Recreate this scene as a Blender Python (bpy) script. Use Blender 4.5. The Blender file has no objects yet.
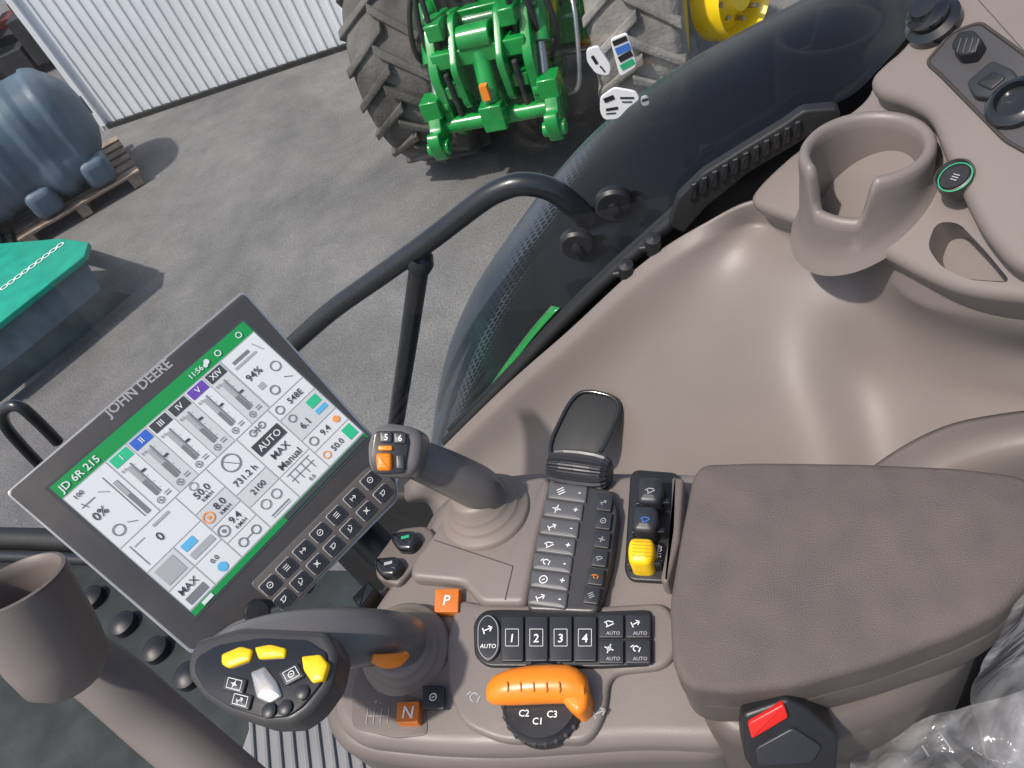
import bpy, math, random
from mathutils import Vector, Matrix, noise
random.seed(4)
scene=bpy.context.scene
scene.view_settings.view_transform='Standard'; scene.view_settings.look='None'; scene.view_settings.exposure=0
FOC=759.0; CAM=Vector((0,0,2.8))
pit=math.radians(45); rol=math.radians(24)
FW=Vector((0,math.cos(pit),-math.sin(pit))); U0=Vector((0,math.sin(pit),math.cos(pit))); R0=Vector((1,0,0))
RT=R0*math.cos(rol)-U0*math.sin(rol); UP=U0*math.cos(rol)+R0*math.sin(rol)
cd=bpy.data.cameras.new('camera'); cam=bpy.data.objects.new('camera',cd); scene.collection.objects.link(cam)
cam.matrix_world=Matrix(((RT.x,UP.x,-FW.x,0),(RT.y,UP.y,-FW.y,0),(RT.z,UP.z,-FW.z,CAM.z),(0,0,0,1)))
cd.sensor_width=36; cd.lens=FOC*36/1024; cd.clip_start=.02; cd.clip_end=3000
scene.camera=cam
def ray(x,y): return FW+RT*((x-512)/FOC)-UP*((y-384)/FOC)
def P(x,y,z):
    r=ray(x,y); return CAM+r*((z-CAM.z)/r.z)
# ---------- materials
def mat(name,col,rough=.5,metal=0,var=.12,vs=8,bump=0,bs=400,coat=0,emis=0,kind='noise',dist=.001,spec=.5,rv=.06):
    m=bpy.data.materials.new(name); m.use_nodes=True; nt=m.node_tree; n=nt.nodes; l=nt.links
    b=n['Principled BSDF']; tc=n.new('ShaderNodeTexCoord')
    no=n.new('ShaderNodeTexNoise'); no.inputs['Scale'].default_value=vs; no.inputs['Detail'].default_value=6
    l.new(tc.outputs['Object'],no.inputs['Vector'])
    rp=n.new('ShaderNodeValToRGB'); rp.color_ramp.elements[0].position=.3; rp.color_ramp.elements[1].position=.7
    rp.color_ramp.elements[0].color=tuple(c*(1-var) for c in col)+(1,); rp.color_ramp.elements[1].color=tuple(min(1,c*(1+var)) for c in col)+(1,)
    l.new(no.outputs['Fac'],rp.inputs['Fac']); l.new(rp.outputs['Color'],b.inputs['Base Color'])
    mr=n.new('ShaderNodeMapRange'); mr.inputs['From Min'].default_value=.3; mr.inputs['From Max'].default_value=.7; mr.inputs['To Min'].default_value=max(.02,rough-rv); mr.inputs['To Max'].default_value=rough+rv
    n2=n.new('ShaderNodeTexNoise'); n2.inputs['Scale'].default_value=vs*4; n2.inputs['Detail'].default_value=5; l.new(tc.outputs['Object'],n2.inputs['Vector'])
    l.new(n2.outputs['Fac'],mr.inputs['Value']); l.new(mr.outputs[0],b.inputs['Roughness'])
    b.inputs['Metallic'].default_value=metal
    b.inputs['Coat Weight'].default_value=coat; b.inputs['Coat Roughness'].default_value=.06
    b.inputs['Specular IOR Level'].default_value=spec
    if emis:
        l.new(rp.outputs['Color'],b.inputs['Emission Color']); b.inputs['Emission Strength'].default_value=emis
    if bump:
        if kind=='noise':
            t=n.new('ShaderNodeTexNoise'); t.inputs['Scale'].default_value=bs; t.inputs['Detail'].default_value=3; o=t.outputs['Fac']
        else:
            t=n.new('ShaderNodeTexVoronoi'); t.inputs['Scale'].default_value=bs; o=t.outputs['Distance']
        l.new(tc.outputs['Object'],t.inputs['Vector'])
        bp=n.new('ShaderNodeBump'); bp.inputs['Strength'].default_value=bump; bp.inputs['Distance'].default_value=dist
        l.new(o,bp.inputs['Height']); l.new(bp.outputs['Normal'],b.inputs['Normal'])
    return m
M={}
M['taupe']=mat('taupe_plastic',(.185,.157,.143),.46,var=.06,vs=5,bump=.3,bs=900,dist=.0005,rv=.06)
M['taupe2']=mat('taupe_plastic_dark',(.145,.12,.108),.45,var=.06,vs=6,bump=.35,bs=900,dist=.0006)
M['tan']=mat('tan_rubber_boot',(.21,.175,.15),.5,var=.06,vs=10)
M['pad']=mat('armrest_fabric',(.108,.087,.077),.7,var=.12,vs=40,bump=.6,bs=1300,kind='vor',dist=.0006)
M['shell']=mat('armrest_shell_plastic',(.10,.081,.072),.45,var=.06,bump=.3,bs=900,dist=.0005)
M['strip']=mat('key_strip_frame',(.10,.088,.08),.45,var=.06)
M['padedge']=mat('dark_seam',(.04,.034,.032),.6)
M['black']=mat('black_plastic',(.016,.016,.018),.42,bump=.2,bs=800,dist=.0005)
M['rubber']=mat('black_rubber',(.012,.012,.013),.6,bump=.3,bs=300)
M['gloss']=mat('gloss_black',(.012,.013,.015),.15,coat=.5)
M['grip']=mat('grip_grey',(.125,.118,.115),.28,var=.06,bump=.2,bs=1200,dist=.0003)
M['gripd']=mat('grip_dark',(.045,.043,.043),.36,var=.06,bump=.2,bs=1200,dist=.0003)
M['key']=mat('key_dark',(.026,.027,.032),.4,var=.05)
M['keyg']=mat('key_grey',(.095,.095,.1),.38,var=.05,rv=.03,spec=.4)
M['plate']=mat('socket_plate_grey',(.06,.058,.06),.4,var=.05)
M['tray']=mat('tray_floor',(.02,.021,.023),.5,var=.1,spec=.3)
M['white']=mat('white_print',(.75,.75,.75),.5,var=.02)
M['lgrey']=mat('light_grey_print',(.35,.35,.36),.5,var=.02)
M['orange']=mat('orange_plastic',(.82,.23,.012),.33,var=.05)
M['orange2']=mat('dull_orange_label',(.6,.16,.02),.5,var=.05)
M['yellow']=mat('yellow_plastic',(.88,.56,.008),.35,var=.04)
M['red']=mat('red_button',(.65,.02,.015),.35)
M['silver']=mat('silver_trim',(.5,.49,.47),.3,metal=.7,var=.05)
M['bezel']=mat('monitor_bezel',(.06,.056,.054),.38,var=.05)
M['rail']=mat('painted_steel_rail',(.014,.015,.018),.32,coat=.3,bump=.15,bs=200)
M['blueic']=mat('blue_print',(.05,.16,.5),.4)
M['greenic']=mat('green_print',(.02,.35,.15),.4)
for nme,c in dict(s_white=(.62,.64,.65),s_pale=(.52,.54,.55),s_grey=(.34,.36,.37),s_line=(.17,.18,.19),s_dark=(.05,.055,.06),s_green=(.01,.25,.06),s_blue=(.04,.12,.5),s_purple=(.13,.06,.35),s_orange=(.8,.3,.08),s_cyan=(.1,.4,.65),s_teal=(.03,.45,.22)).items():
    M[nme]=mat('screen_'+nme[2:],c,.4,var=.01,emis=.1,rv=.01)
M['green']=mat('green_paint',(.006,.24,.042),.28,var=.3,vs=5,coat=.4)
M['greend']=mat('dark_green_paint',(.004,.12,.028),.35,var=.3,vs=8,coat=.2)
M['yellowp']=mat('yellow_paint',(.85,.6,.01),.3,var=.1,coat=.3)
M['tyre']=mat('muddy_tyre',(.085,.08,.073),.88,var=.65,vs=4,bump=.6,bs=40,dist=.01)
M['tyre2']=mat('dusty_tyre',(.21,.2,.185),.9,var=.45,vs=5,bump=.6,bs=40,dist=.01)
M['steel']=mat('steel',(.4,.4,.4),.3,metal=.9)
M['dark']=mat('dark_underside',(.02,.02,.021),.7,var=.4)
M['wall']=mat('white_sheet_metal',(.78,.8,.82),.45,var=.05,vs=2)
M['wood']=mat('weathered_wood',(.26,.2,.15),.85,var=.35,vs=12,bump=.5,bs=60,dist=.004)
M['tank']=mat('blue_grey_plastic',(.085,.125,.17),.5,var=.25,vs=3,bump=.2,bs=20,dist=.01)
M['teal']=mat('green_bucket_paint',(.01,.3,.2),.4,var=.15)
M['bgrey']=mat('bucket_grey_face',(.13,.16,.17),.5,var=.25)
M['mat']=mat('grey_floor_mat',(.2,.2,.205),.8,bump=.4,bs=300)
M['floor']=mat('dark_floor',(.014,.02,.02),.7,var=.6,vs=14,bump=.5,bs=100)
M['redstuff']=mat('dark_red',(.12,.02,.015),.6,var=.5)
def asphalt():
    m=bpy.data.materials.new('asphalt'); m.use_nodes=True; nt=m.node_tree; n=nt.nodes; l=nt.links; b=n['Principled BSDF']
    tc=n.new('ShaderNodeTexCoord')
    def nz(s,d=6,r=.6,di=0):
        t=n.new('ShaderNodeTexNoise'); t.inputs['Scale'].default_value=s; t.inputs['Detail'].default_value=d; t.inputs['Roughness'].default_value=r; t.inputs['Distortion'].default_value=di
        l.new(tc.outputs['Object'],t.inputs['Vector']); return t.outputs['Fac']
    a=nz(.42,9,.65,.3); f=nz(70,4); s=nz(3.5,7,.7)
    def rmp(src,p0,p1,c0_,c1_):
        r=n.new('ShaderNodeValToRGB'); e=r.color_ramp.elements; e[0].position=p0; e[1].position=p1; e[0].color=c0_+(1,); e[1].color=c1_+(1,); l.new(src,r.inputs['Fac']); return r.outputs['Color']
    def mul(x,y,bl='MULTIPLY'):
        mx=n.new('ShaderNodeMix'); mx.data_type='RGBA'; mx.blend_type=bl; mx.inputs[0].default_value=1; l.new(x,mx.inputs[6]); l.new(y,mx.inputs[7]); return mx.outputs[2]
    c=mul(rmp(a,.38,.66,(.105,.104,.107),(.21,.205,.197)),rmp(f,.35,.65,(.72,.72,.72),(1.2,1.2,1.2)))
    c=mul(c,rmp(s,.35,.7,(.86,.86,.86),(1.12,1.12,1.12)))
    l.new(c,b.inputs['Base Color'])
    mr=n.new('ShaderNodeMapRange'); mr.inputs['From Min'].default_value=.35; mr.inputs['From Max'].default_value=.65; mr.inputs['To Min'].default_value=.85; mr.inputs['To Max'].default_value=.5
    l.new(a,mr.inputs['Value']); l.new(mr.outputs[0],b.inputs['Roughness'])
    bp=n.new('ShaderNodeBump'); bp.inputs['Strength'].default_value=.6; bp.inputs['Distance'].default_value=.01
    l.new(f,bp.inputs['Height']); l.new(bp.outputs['Normal'],b.inputs['Normal'])
    return m
M['asphalt']=asphalt()
def fendermat():
    m=bpy.data.materials.new('fender_dotted_black'); m.use_nodes=True; nt=m.node_tree; n=nt.nodes; l=nt.links; b=n['Principled BSDF']
    tc=n.new('ShaderNodeTexCoord'); sp=n.new('ShaderNodeSeparateXYZ'); l.new(tc.outputs['UV'],sp.inputs[0])
    def ma(op,a,b_=None,c=None):
        q=n.new('ShaderNodeMath'); q.operation=op
        for i,v in enumerate((a,b_,c)):
            if v is None: continue
            if isinstance(v,(int,float)): q.inputs[i].default_value=v
            else: l.new(v,q.inputs[i])
        return q.outputs[0]
    u=ma('MULTIPLY',sp.outputs[0],112); v=ma('MULTIPLY',sp.outputs[1],36)
    row=ma('FLOOR',v); sh=ma('MULTIPLY',ma('MODULO',row,2),.5); u=ma('ADD',u,sh)
    fu=ma('SUBTRACT',ma('FRACT',u),.5); fv=ma('SUBTRACT',ma('FRACT',v),.5)
    d=ma('SQRT',ma('ADD',ma('MULTIPLY',fu,fu),ma('MULTIPLY',fv,fv)))
    thr=ma('ADD',.14,ma('MULTIPLY',ma('MAXIMUM',0,ma('SUBTRACT',1,ma('MULTIPLY',sp.outputs[0],2.0))),.45))
    rad=ma('MULTIPLY',ma('SUBTRACT',sp.outputs[1],thr),3.0)
    dot=ma('LESS_THAN',d,rad)
    mx=n.new('ShaderNodeMix'); mx.data_type='RGBA'; l.new(dot,mx.inputs[0]); mx.inputs[6].default_value=(.04,.055,.075,1); mx.inputs[7].default_value=(.003,.003,.004,1)  # blue-grey between the dots is sky reflection put into the base colour
    l.new(mx.outputs[2],b.inputs['Base Color']); b.inputs['Roughness'].default_value=.28; b.inputs['Specular IOR Level'].default_value=.25; b.inputs['Coat Weight'].default_value=.1
    return m
M['fender']=fendermat()
def glassmat():
    m=bpy.data.materials.new('window_glass'); m.use_nodes=True; nt=m.node_tree; n=nt.nodes; l=nt.links; n.remove(n['Principled BSDF'])
    t=n.new('ShaderNodeBsdfTransparent'); t.inputs[0].default_value=(.97,.985,.98,1); g=n.new('ShaderNodeBsdfGlossy'); g.inputs['Roughness'].default_value=.02
    mx=n.new('ShaderNodeMixShader'); mx.inputs[0].default_value=.04
    l.new(t.outputs[0],mx.inputs[1]); l.new(g.outputs[0],mx.inputs[2]); l.new(mx.outputs[0],n['Material Output'].inputs[0]); return m
M['glass']=glassmat()
def wrapmat():
    m=bpy.data.materials.new('clear_plastic_wrap'); m.use_nodes=True; nt=m.node_tree; n=nt.nodes; l=nt.links; b=n['Principled BSDF']
    b.inputs['Base Color'].default_value=(.45,.45,.46,1); b.inputs['Roughness'].default_value=.14; b.inputs['Coat Weight'].default_value=1
    tc=n.new('ShaderNodeTexCoord'); no=n.new('ShaderNodeTexNoise'); no.inputs['Scale'].default_value=16; no.inputs['Detail'].default_value=3; no.inputs['Distortion'].default_value=2.2
    l.new(tc.outputs['Object'],no.inputs['Vector'])
    bp=n.new('ShaderNodeBump'); bp.inputs['Strength'].default_value=.8; bp.inputs['Distance'].default_value=.012; l.new(no.outputs['Fac'],bp.inputs['Height']); l.new(bp.outputs['Normal'],b.inputs['Normal'])
    r=n.new('ShaderNodeMapRange'); r.inputs['From Min'].default_value=.4; r.inputs['From Max'].default_value=.65; r.inputs['To Min'].default_value=.15; r.inputs['To Max'].default_value=.5
    l.new(no.outputs['Fac'],r.inputs['Value']); l.new(r.outputs[0],b.inputs['Alpha']); return m
M['wrap']=wrapmat()
# ---------- frames
X=Vector((1,0,0)); Y=Vector((0,1,0)); Z=Vector((0,0,1))
class Fr:
    def __init__(s,o,ex,ey):
        s.o=Vector(o); s.ex=Vector(ex).normalized(); n=s.ex.cross(Vector(ey)).normalized(); s.ey=n.cross(s.ex).normalized()
        s.n=n if n.dot(CAM-s.o)>0 else -n
    def uv(s,x,y,h=0):
        o=s.o+s.n*h; r=ray(x,y); p=CAM+r*((o-CAM).dot(s.n)/r.dot(s.n)); return ((p-o).dot(s.ex),(p-o).dot(s.ey))
    def pt(s,a,b,h=0): return s.o+s.ex*a+s.ey*b+s.n*h
    def w(s,x,y,h=0): return s.pt(*s.uv(x,y,h),h)
def FZ(z): return Fr((0,0,z),X,Y)
def rnd(pts,r,seg=4):
    out=[]; n=len(pts)
    for i in range(n):
        p=Vector(pts[i]); a=Vector(pts[i-1]); b=Vector(pts[(i+1)%n])
        da=(a-p); db=(b-p); d1=min(r,da.length*.48); d2=min(r,db.length*.48)
        if d1<1e-6 or d2<1e-6: out.append(tuple(p)); continue
        s=p+da.normalized()*d1; e=p+db.normalized()*d2
        for k in range(seg+1):
            t=k/seg; q=s*(1-t)**2+p*2*t*(1-t)+e*t*t; out.append((q.x,q.y))
    return out
def pp(fr,l,h=0,r=.004,seg=4): return rnd([fr.uv(x,y,h) for x,y in l],r,seg)
def cr(p0,p1,p2,p3,t): return .5*((2*p1)+(p2-p0)*t+(2*p0-5*p1+4*p2-p3)*t*t+(3*p1-p0-3*p2+p3)*t**3)
def spl(pts,n):
    pts=[Vector(p) for p in pts]; out=[]; m=len(pts)-1
    for i in range(n):
        f=i/(n-1)*m; k=min(int(f),m-1); t=f-k
        out.append(cr(pts[max(k-1,0)] if k>0 else pts[0]*2-pts[1],pts[k],pts[k+1],pts[k+2] if k+2<=m else pts[m]*2-pts[m-1],t))
    return out
_tc={}
def textmesh(s,off=.012):
    if (s,off) in _tc: return _tc[(s,off)]
    cu=bpy.data.curves.new('t','FONT'); cu.body=s; cu.resolution_u=2; cu.offset=off; ob=bpy.data.objects.new('t',cu); scene.collection.objects.link(ob)
    bpy.context.view_layer.update(); me=bpy.data.meshes.new_from_object(ob.evaluated_get(bpy.context.evaluated_depsgraph_get()))
    v=[tuple(q.co) for q in me.vertices]; f=[tuple(q.vertices) for q in me.polygons]
    bpy.data.objects.remove(ob); bpy.data.curves.remove(cu); bpy.data.meshes.remove(me)
    x0=min(q[0] for q in v); x1=max(q[0] for q in v); _tc[(s,off)]=([(q[0]-x0,q[1]) for q in v],f,x1-x0); return _tc[(s,off)]
class B:
    def __init__(s): s.v=[];s.f=[];s.m=[];s.mats=[];s.uv={}
    def add(s,v,f,mt):
        if mt not in s.mats: s.mats.append(mt)
        k=len(s.v); s.v+= [Vector(q) for q in v]; i=s.mats.index(mt)
        for q in f: s.f.append(tuple(k+j for j in q)); s.m.append(i)
        return k
    def pad(s,fr,out,ht,hb,mt,r=.002,seg=3,crown=0):
        area=sum(out[i-1][0]*out[i][1]-out[i][0]*out[i-1][1] for i in range(len(out)))
        o=[Vector((a,b)) for a,b in out]
        if area<0: o.reverse()
        cl=[o[0]]
        for q in o[1:]:
            if (q-cl[-1]).length>1e-5: cl.append(q)
        o=cl; n=len(o); nm=[]
        for i in range(n):
            e1=(o[i]-o[i-1]).normalized(); e2=(o[(i+1)%n]-o[i]).normalized()
            n1=Vector((-e1.y,e1.x)); n2=Vector((-e2.y,e2.x)); q=(n1+n2); L=q.length
            q=q/L if L>1e-6 else n1; nm.append(q/max(.5,q.dot(n1)))
        rings=[(0,hb),(0,ht-r)]
        for k in range(1,seg+1):
            t=k/seg*math.pi/2; rings.append((r*(1-math.cos(t)),ht-r+r*math.sin(t)))
        v=[];f=[]
        for ins,h in rings:
            for i in range(n):
                q=o[i]+nm[i]*ins; v.append(fr.pt(q.x,q.y,h))
        R=len(rings)
        for j in range(R-1):
            for i in range(n): f.append((j*n+i,j*n+(i+1)%n,(j+1)*n+(i+1)%n,(j+1)*n+i))
        f.append(tuple(range(n))[::-1])
        if crown:
            last=[o[i]+nm[i]*r for i in range(n)]; c=sum(last,Vector((0,0)))/n
            for sc in (.92,.8,.6,.3):
                for q in last:
                    w=c+(q-c)*sc; v.append(fr.pt(w.x,w.y,ht+crown*(1-sc**4)))
                b=R*n
                for i in range(n): f.append(((R-1)*n+i,(R-1)*n+(i+1)%n,b+(i+1)%n,b+i))
                R+=1
            v.append(fr.pt(c.x,c.y,ht+crown)); k=len(v)-1
            for i in range(n): f.append(((R-1)*n+i,(R-1)*n+(i+1)%n,k))
        else: f.append(tuple((R-1)*n+i for i in range(n)))
        s.add(v,f,mt)
    def tube(s,pts,rad,mt,n=14,seg=None,flat=1):
        if seg:
            m=len(pts); rr=rad if isinstance(rad,(list,tuple)) else [rad]*m
            q=spl(pts,seg); rr=[x.x for x in spl([Vector((a,0,0)) for a in rr],seg)]; pts=q
        else: rr=rad if isinstance(rad,(list,tuple)) else [rad]*len(pts)
        pts=[Vector(p) for p in pts]; v=[];f=[]; N=len(pts)
        t=(pts[1]-pts[0]).normalized(); a=t.orthogonal().normalized()
        for i in range(N):
            t=(pts[min(i+1,N-1)]-pts[max(i-1,0)]).normalized(); a=(a-t*a.dot(t)).normalized(); b=t.cross(a)
            for k in range(n):
                th=2*math.pi*k/n; v.append(pts[i]+(a*math.cos(th)+b*math.sin(th)*flat)*rr[i])
        for i in range(N-1):
            for k in range(n): f.append((i*n+k,i*n+(k+1)%n,(i+1)*n+(k+1)%n,(i+1)*n+k))
        f.append(tuple(range(n))[::-1]); f.append(tuple((N-1)*n+k for k in range(n)))
        s.add(v,f,mt)
    def loft(s,secs,mt,n=28):
        v=[];f=[]
        for c,a,b_,sx,sy in secs:
            for k in range(n):
                th=2*math.pi*k/n; v.append(c+sx*(a*math.cos(th))+sy*(b_*math.sin(th)))
        N=len(secs)
        for i in range(N-1):
            for k in range(n): f.append((i*n+k,i*n+(k+1)%n,(i+1)*n+(k+1)%n,(i+1)*n+k))
        f.append(tuple(range(n))[::-1]); f.append(tuple((N-1)*n+k for k in range(n))); s.add(v,f,mt)
    def lathe(s,o,d,prof,mt,n=40):
        d=Vector(d).normalized(); a=d.orthogonal().normalized(); b=d.cross(a); v=[];f=[]
        for r,h in prof:
            for k in range(n):
                th=2*math.pi*k/n; v.append(Vector(o)+d*h+(a*math.cos(th)+b*math.sin(th))*max(r,1e-5))
        for i in range(len(prof)-1):
            for k in range(n): f.append((i*n+k,i*n+(k+1)%n,(i+1)*n+(k+1)%n,(i+1)*n+k))
        s.add(v,f,mt)
    def box(s,c,ax,ay,az,mt):
        c=Vector(c); v=[c+ax*i+ay*j+az*k for i in(-1,1) for j in(-1,1) for k in(-1,1)]
        s.add(v,[(0,1,3,2),(4,6,7,5),(0,4,5,1),(2,3,7,6),(0,2,6,4),(1,5,7,3)],mt)
    def grid(s,rows,mt,uv=False):
        n=len(rows[0]); v=[q for r in rows for q in r]; f=[]
        for i in range(len(rows)-1):
            for j in range(n-1): f.append((i*n+j,i*n+j+1,(i+1)*n+j+1,(i+1)*n+j))
        k=s.add(v,f,mt)
        if uv:
            for i in range(len(rows)):
                for j in range(n): s.uv[k+i*n+j]=(j/(n-1),i/(len(rows)-1))
    def text(s,fr,t,p0,p1,h,mt,hs=1,off=.012):
        a=Vector(fr.uv(*p0,h)); b=Vector(fr.uv(*p1,h)); A=fr.pt(a.x,a.y,h); e=fr.pt(b.x,b.y,h)-A
        v,f,w=textmesh(t,off); L=e.length; e=e.normalized(); u=fr.n.cross(e); k=L/w
        s.add([A+e*(x*k)+u*(y*k*hs) for x,y in v],f,mt)
    def textc(s,C,e,n,t,size,mt):
        v,f,w=textmesh(t); e=e.normalized(); u=n.cross(e); s.add([C+e*((x-w/2)*size)+u*((y-.35)*size) for x,y in v],f,mt)
    def line(s,fr,p0,p1,h,w,mt):
        s.linew(fr.w(*p0,h),fr.w(*p1,h),fr.n,w,mt)
    def linew(s,a,b,n,w,mt):
        e=(b-a).normalized(); u=n.cross(e)*w*.5; s.add([a-u,b-u,b+u,a+u],[(0,1,2,3)],mt)
    def ring(s,fr,p,h,r,w,mt,a0=0,a1=6.2832,n=20):
        c=fr.uv(*p,h); v=[];f=[]
        for k in range(n+1):
            t=a0+(a1-a0)*k/n
            for q in (r-w/2,r+w/2): v.append(fr.pt(c[0]+math.cos(t)*q,c[1]+math.sin(t)*q,h))
        for k in range(n): f.append((2*k,2*k+1,2*k+3,2*k+2))
        s.add(v,f,mt)
    def icon(s,fr,p,h,sz,mt,k):
        w=sz*.12
        c=Vector(fr.uv(*p,h)); L=lambda x0,y0,x1,y1:s.linew(fr.pt(c.x+x0*sz,c.y+y0*sz,h),fr.pt(c.x+x1*sz,c.y+y1*sz,h),fr.n,w,mt)
        if k==0: s.ring(fr,p,h,sz*.45,w,mt); L(-.2,0,.2,0)
        elif k==1: L(-.5,-.3,.5,-.3);L(-.5,.3,0,.3);L(0,.3,.5,-.1);L(-.3,-.3,-.3,.3)
        elif k==2: L(-.5,0,.4,0);L(.1,.3,.45,0);L(.1,-.3,.45,0);L(-.5,-.35,-.5,.35)
        elif k==3: L(-.4,-.4,.4,.4);L(-.4,.4,.4,-.4);s.ring(fr,p,h,sz*.2,w,mt)
        elif k==4: L(-.45,.35,.45,.35);L(-.45,0,.45,0);L(-.45,-.35,.45,-.35)
        else: s.ring(fr,p,h,sz*.3,w,mt,0,4.2);L(.1,-.5,.5,-.1);L(-.5,.4,-.1,.5)
    def finish(s,name,parent=None,label=None,category=None,bevel=0,bseg=2,smooth=True,angle=40,solid=0,kind=None):
        c=sum(s.v,Vector())/len(s.v)
        if parent is None: c.z=min(q.z for q in s.v)
        me=bpy.data.meshes.new(name); me.from_pydata([q-c for q in s.v],[],s.f)
        for m in s.mats: me.materials.append(M[m])
        me.polygons.foreach_set('material_index',s.m)
        if s.uv:
            ul=me.uv_layers.new(name='UVMap')
            for lp in me.loops: ul.data[lp.index].uv=s.uv.get(lp.vertex_index,(0,0))
        if smooth:
            me.polygons.foreach_set('use_smooth',[True]*len(me.polygons)); me.set_sharp_from_angle(angle=math.radians(angle))
        me.update(); ob=bpy.data.objects.new(name,me); scene.collection.objects.link(ob); ob.location=c
        if solid:
            md=ob.modifiers.new('s','SOLIDIFY'); md.thickness=solid; md.offset=0
        if bevel:
            md=ob.modifiers.new('b','BEVEL'); md.width=bevel; md.segments=bseg; md.limit_method='ANGLE'; md.angle_limit=math.radians(35)
        if parent is not None: par(ob,parent)
        if label: ob['label']=label
        if category: ob['category']=category
        if kind: ob['kind']=kind
        return ob
def wloc(o): return o.location+(wloc(o.parent) if o.parent else Vector())
def par(ob,p): ob.location=ob.location-wloc(p); ob.parent=p
def empty(name,loc,label=None,category=None,parent=None):
    e=bpy.data.objects.new(name,None); scene.collection.objects.link(e); e.location=Vector(loc); e.empty_display_size=.05
    if label: e['label']=label
    if category: e['category']=category
    if parent: par(e,parent)
    return e
# ---------- world, sun
w=bpy.data.worlds.new('World'); scene.world=w; w.use_nodes=True; nt=w.node_tree
sk=nt.nodes.new('ShaderNodeTexSky'); sk.sky_type='NISHITA'; sk.sun_disc=False; sk.dust_density=3.0
sd=Vector((-.46,-.16,.87)).normalized()
sk.sun_elevation=math.asin(sd.z); sk.sun_rotation=math.atan2(sd.x,sd.y)%(2*math.pi)
nt.links.new(sk.outputs[0],nt.nodes['Background'].inputs[0]); nt.nodes['Background'].inputs[1].default_value=.15
sl=bpy.data.lights.new('sun','SUN'); sl.energy=3.9; sl.angle=math.radians(2.0); sl.color=(1,.945,.87)
so=bpy.data.objects.new('sun',sl); scene.collection.objects.link(so); so.rotation_euler=sd.to_track_quat('Z','Y').to_euler()
# ---------- ground
b=B(); b.add([(-400,-400,0),(400,-400,0),(400,400,0),(-400,400,0)],[(0,1,2,3)],'asphalt'); b.finish('ground',label='worn grey asphalt yard',kind='structure')
# ---------- building
c0=P(110,127,0); c1=P(340,50,0); wd=(c1-c0).normalized(); wn=Vector((wd.y,-wd.x,0))
if wn.dot(CAM-c0)<0: wn=-wn
bd=empty('metal_building',c0,'white corrugated sheet metal building beside the yard','building')
b=B(); pit_=.115; v=[];x=0.0; prof=[]
while x<9:
    prof+= [(x,0),(x+.075,0),(x+.083,.012),(x+.107,.012)]; x+=pit_
for a,d in prof:
    for z in (.05,4.5): q=c0+wd*a+wn*d; v.append((q.x,q.y,z))
b.add(v,[(2*i,2*i+1,2*i+3,2*i+2) for i in range(len(prof)-1)],'wall')
b.box(c0+wd*(-.03)+wn*.01+Z*2.25,wd*.03,wn*.04,Z*2.25,'wall')
b.finish('wall',bd,smooth=False)
b=B(); b.box(c0+wd*4.4+wn*.02+Z*.025,wd*4.45,wn*.03,Z*.025,'dark'); b.finish('plinth',bd,smooth=False)
b=B(); b.box(c0+wd*4.4-wn*2+Z*2.2,wd*4.4,wn*1.95,Z*2.2,'wall'); b.finish('side_wall',bd,smooth=False)
r0=P(0,92,0)
for i in range(5):
    for j in range(3):
        b=B(); b.box(r0+Vector((-.9+.45*i,.5*j+.1,.2+.22*(i%3))),X*.2,Y*.22,Z*(.2+.1*((i+j)%3)),'redstuff' if (i+j)%4==1 else 'dark')
        c_=b.finish('crate',label='dark stacked crate beside the metal building',category='crate',smooth=False,bevel=.01); c_['group']='dark crates by the building'
# ---------- tank on pallets
def pallet(o,ax):
    ax=ax.normalized(); ay=Z.cross(ax); b=B()
    for k in range(6): b.box(o+ay*(-.5+.2*k)+Z*.13,ax*.6,ay*.065,Z*.011,'wood')
    for k in (-.52,0,.52): b.box(o+ax*k+Z*.065,ax*.05,ay*.56,Z*.05,'wood')
    q=b.finish('pallet',label='weathered wooden pallet under a blue-grey tank',category='pallet',smooth=False); q['group']='pallets under the tank'
pa=P(82,200,0); axp=(P(135,160,0)-P(10,232,0)).normalized()
pallet(pa+Z.cross(axp)*.1,axp); pallet(pa-axp*1.25+Z.cross(axp)*.12,axp)
tk=empty('storage_tank',pa+Z*.15,'blue-grey moulded plastic tank lying on wooden pallets','tank')
ap=Z.cross(axp); tc_=pa-axp*.20+ap*.04+Z*.68
# lumpy moulded shell: rounded-box section with ribs, swelling feet blended into the body
b=B(); rows=[]; NA=64
for i in range(71):
    s_=-1.15+1.92*i/70; e_=min(1,(s_+1.15)/.12); e2_=min(1,max(0,(.77-s_)/.34)); env=math.sqrt(max(0,1-(1-e_)**2))*math.sqrt(max(0,1-(1-e2_)**2))
    rib=.022*(1 if (s_*3.4)%1<.5 else 0)
    rw=[]
    for k in range(NA+1):
        th=2*math.pi*k/NA; cx_,sy_=math.cos(th),math.sin(th)
        r_=.50*(1/(abs(cx_)**3+abs(sy_)**3)**(1/3))*.93
        foot=0
        if sy_<-.25: foot=.10*max(0,math.sin((s_+1.2)*math.pi*1.72))*min(1,(-sy_-.25)*3)
        r_=min(r_,.54)-rib+foot
        rw.append(tc_+axp*s_+(ap*cx_*r_+Z*sy_*r_*1.0)*env)
    rows.append(rw)
b.grid(rows,'tank'); b.finish('tank_shell',tk,angle=60)
for k in (-.62,-.02,.50):
    b=B(); b.box(tc_+axp*k-Z*.40-ap*.08,axp*.13,ap*.42,Z*.13,'tank'); b.finish('tank_foot',tk,bevel=.07,bseg=4)
b=B(); b.lathe(tc_+axp*-.2+Z*.45,Z,[(.0,.1),(.14,.1),(.16,.08),(.16,0)],'tank',28); b.finish('tank_lid',tk)
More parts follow.
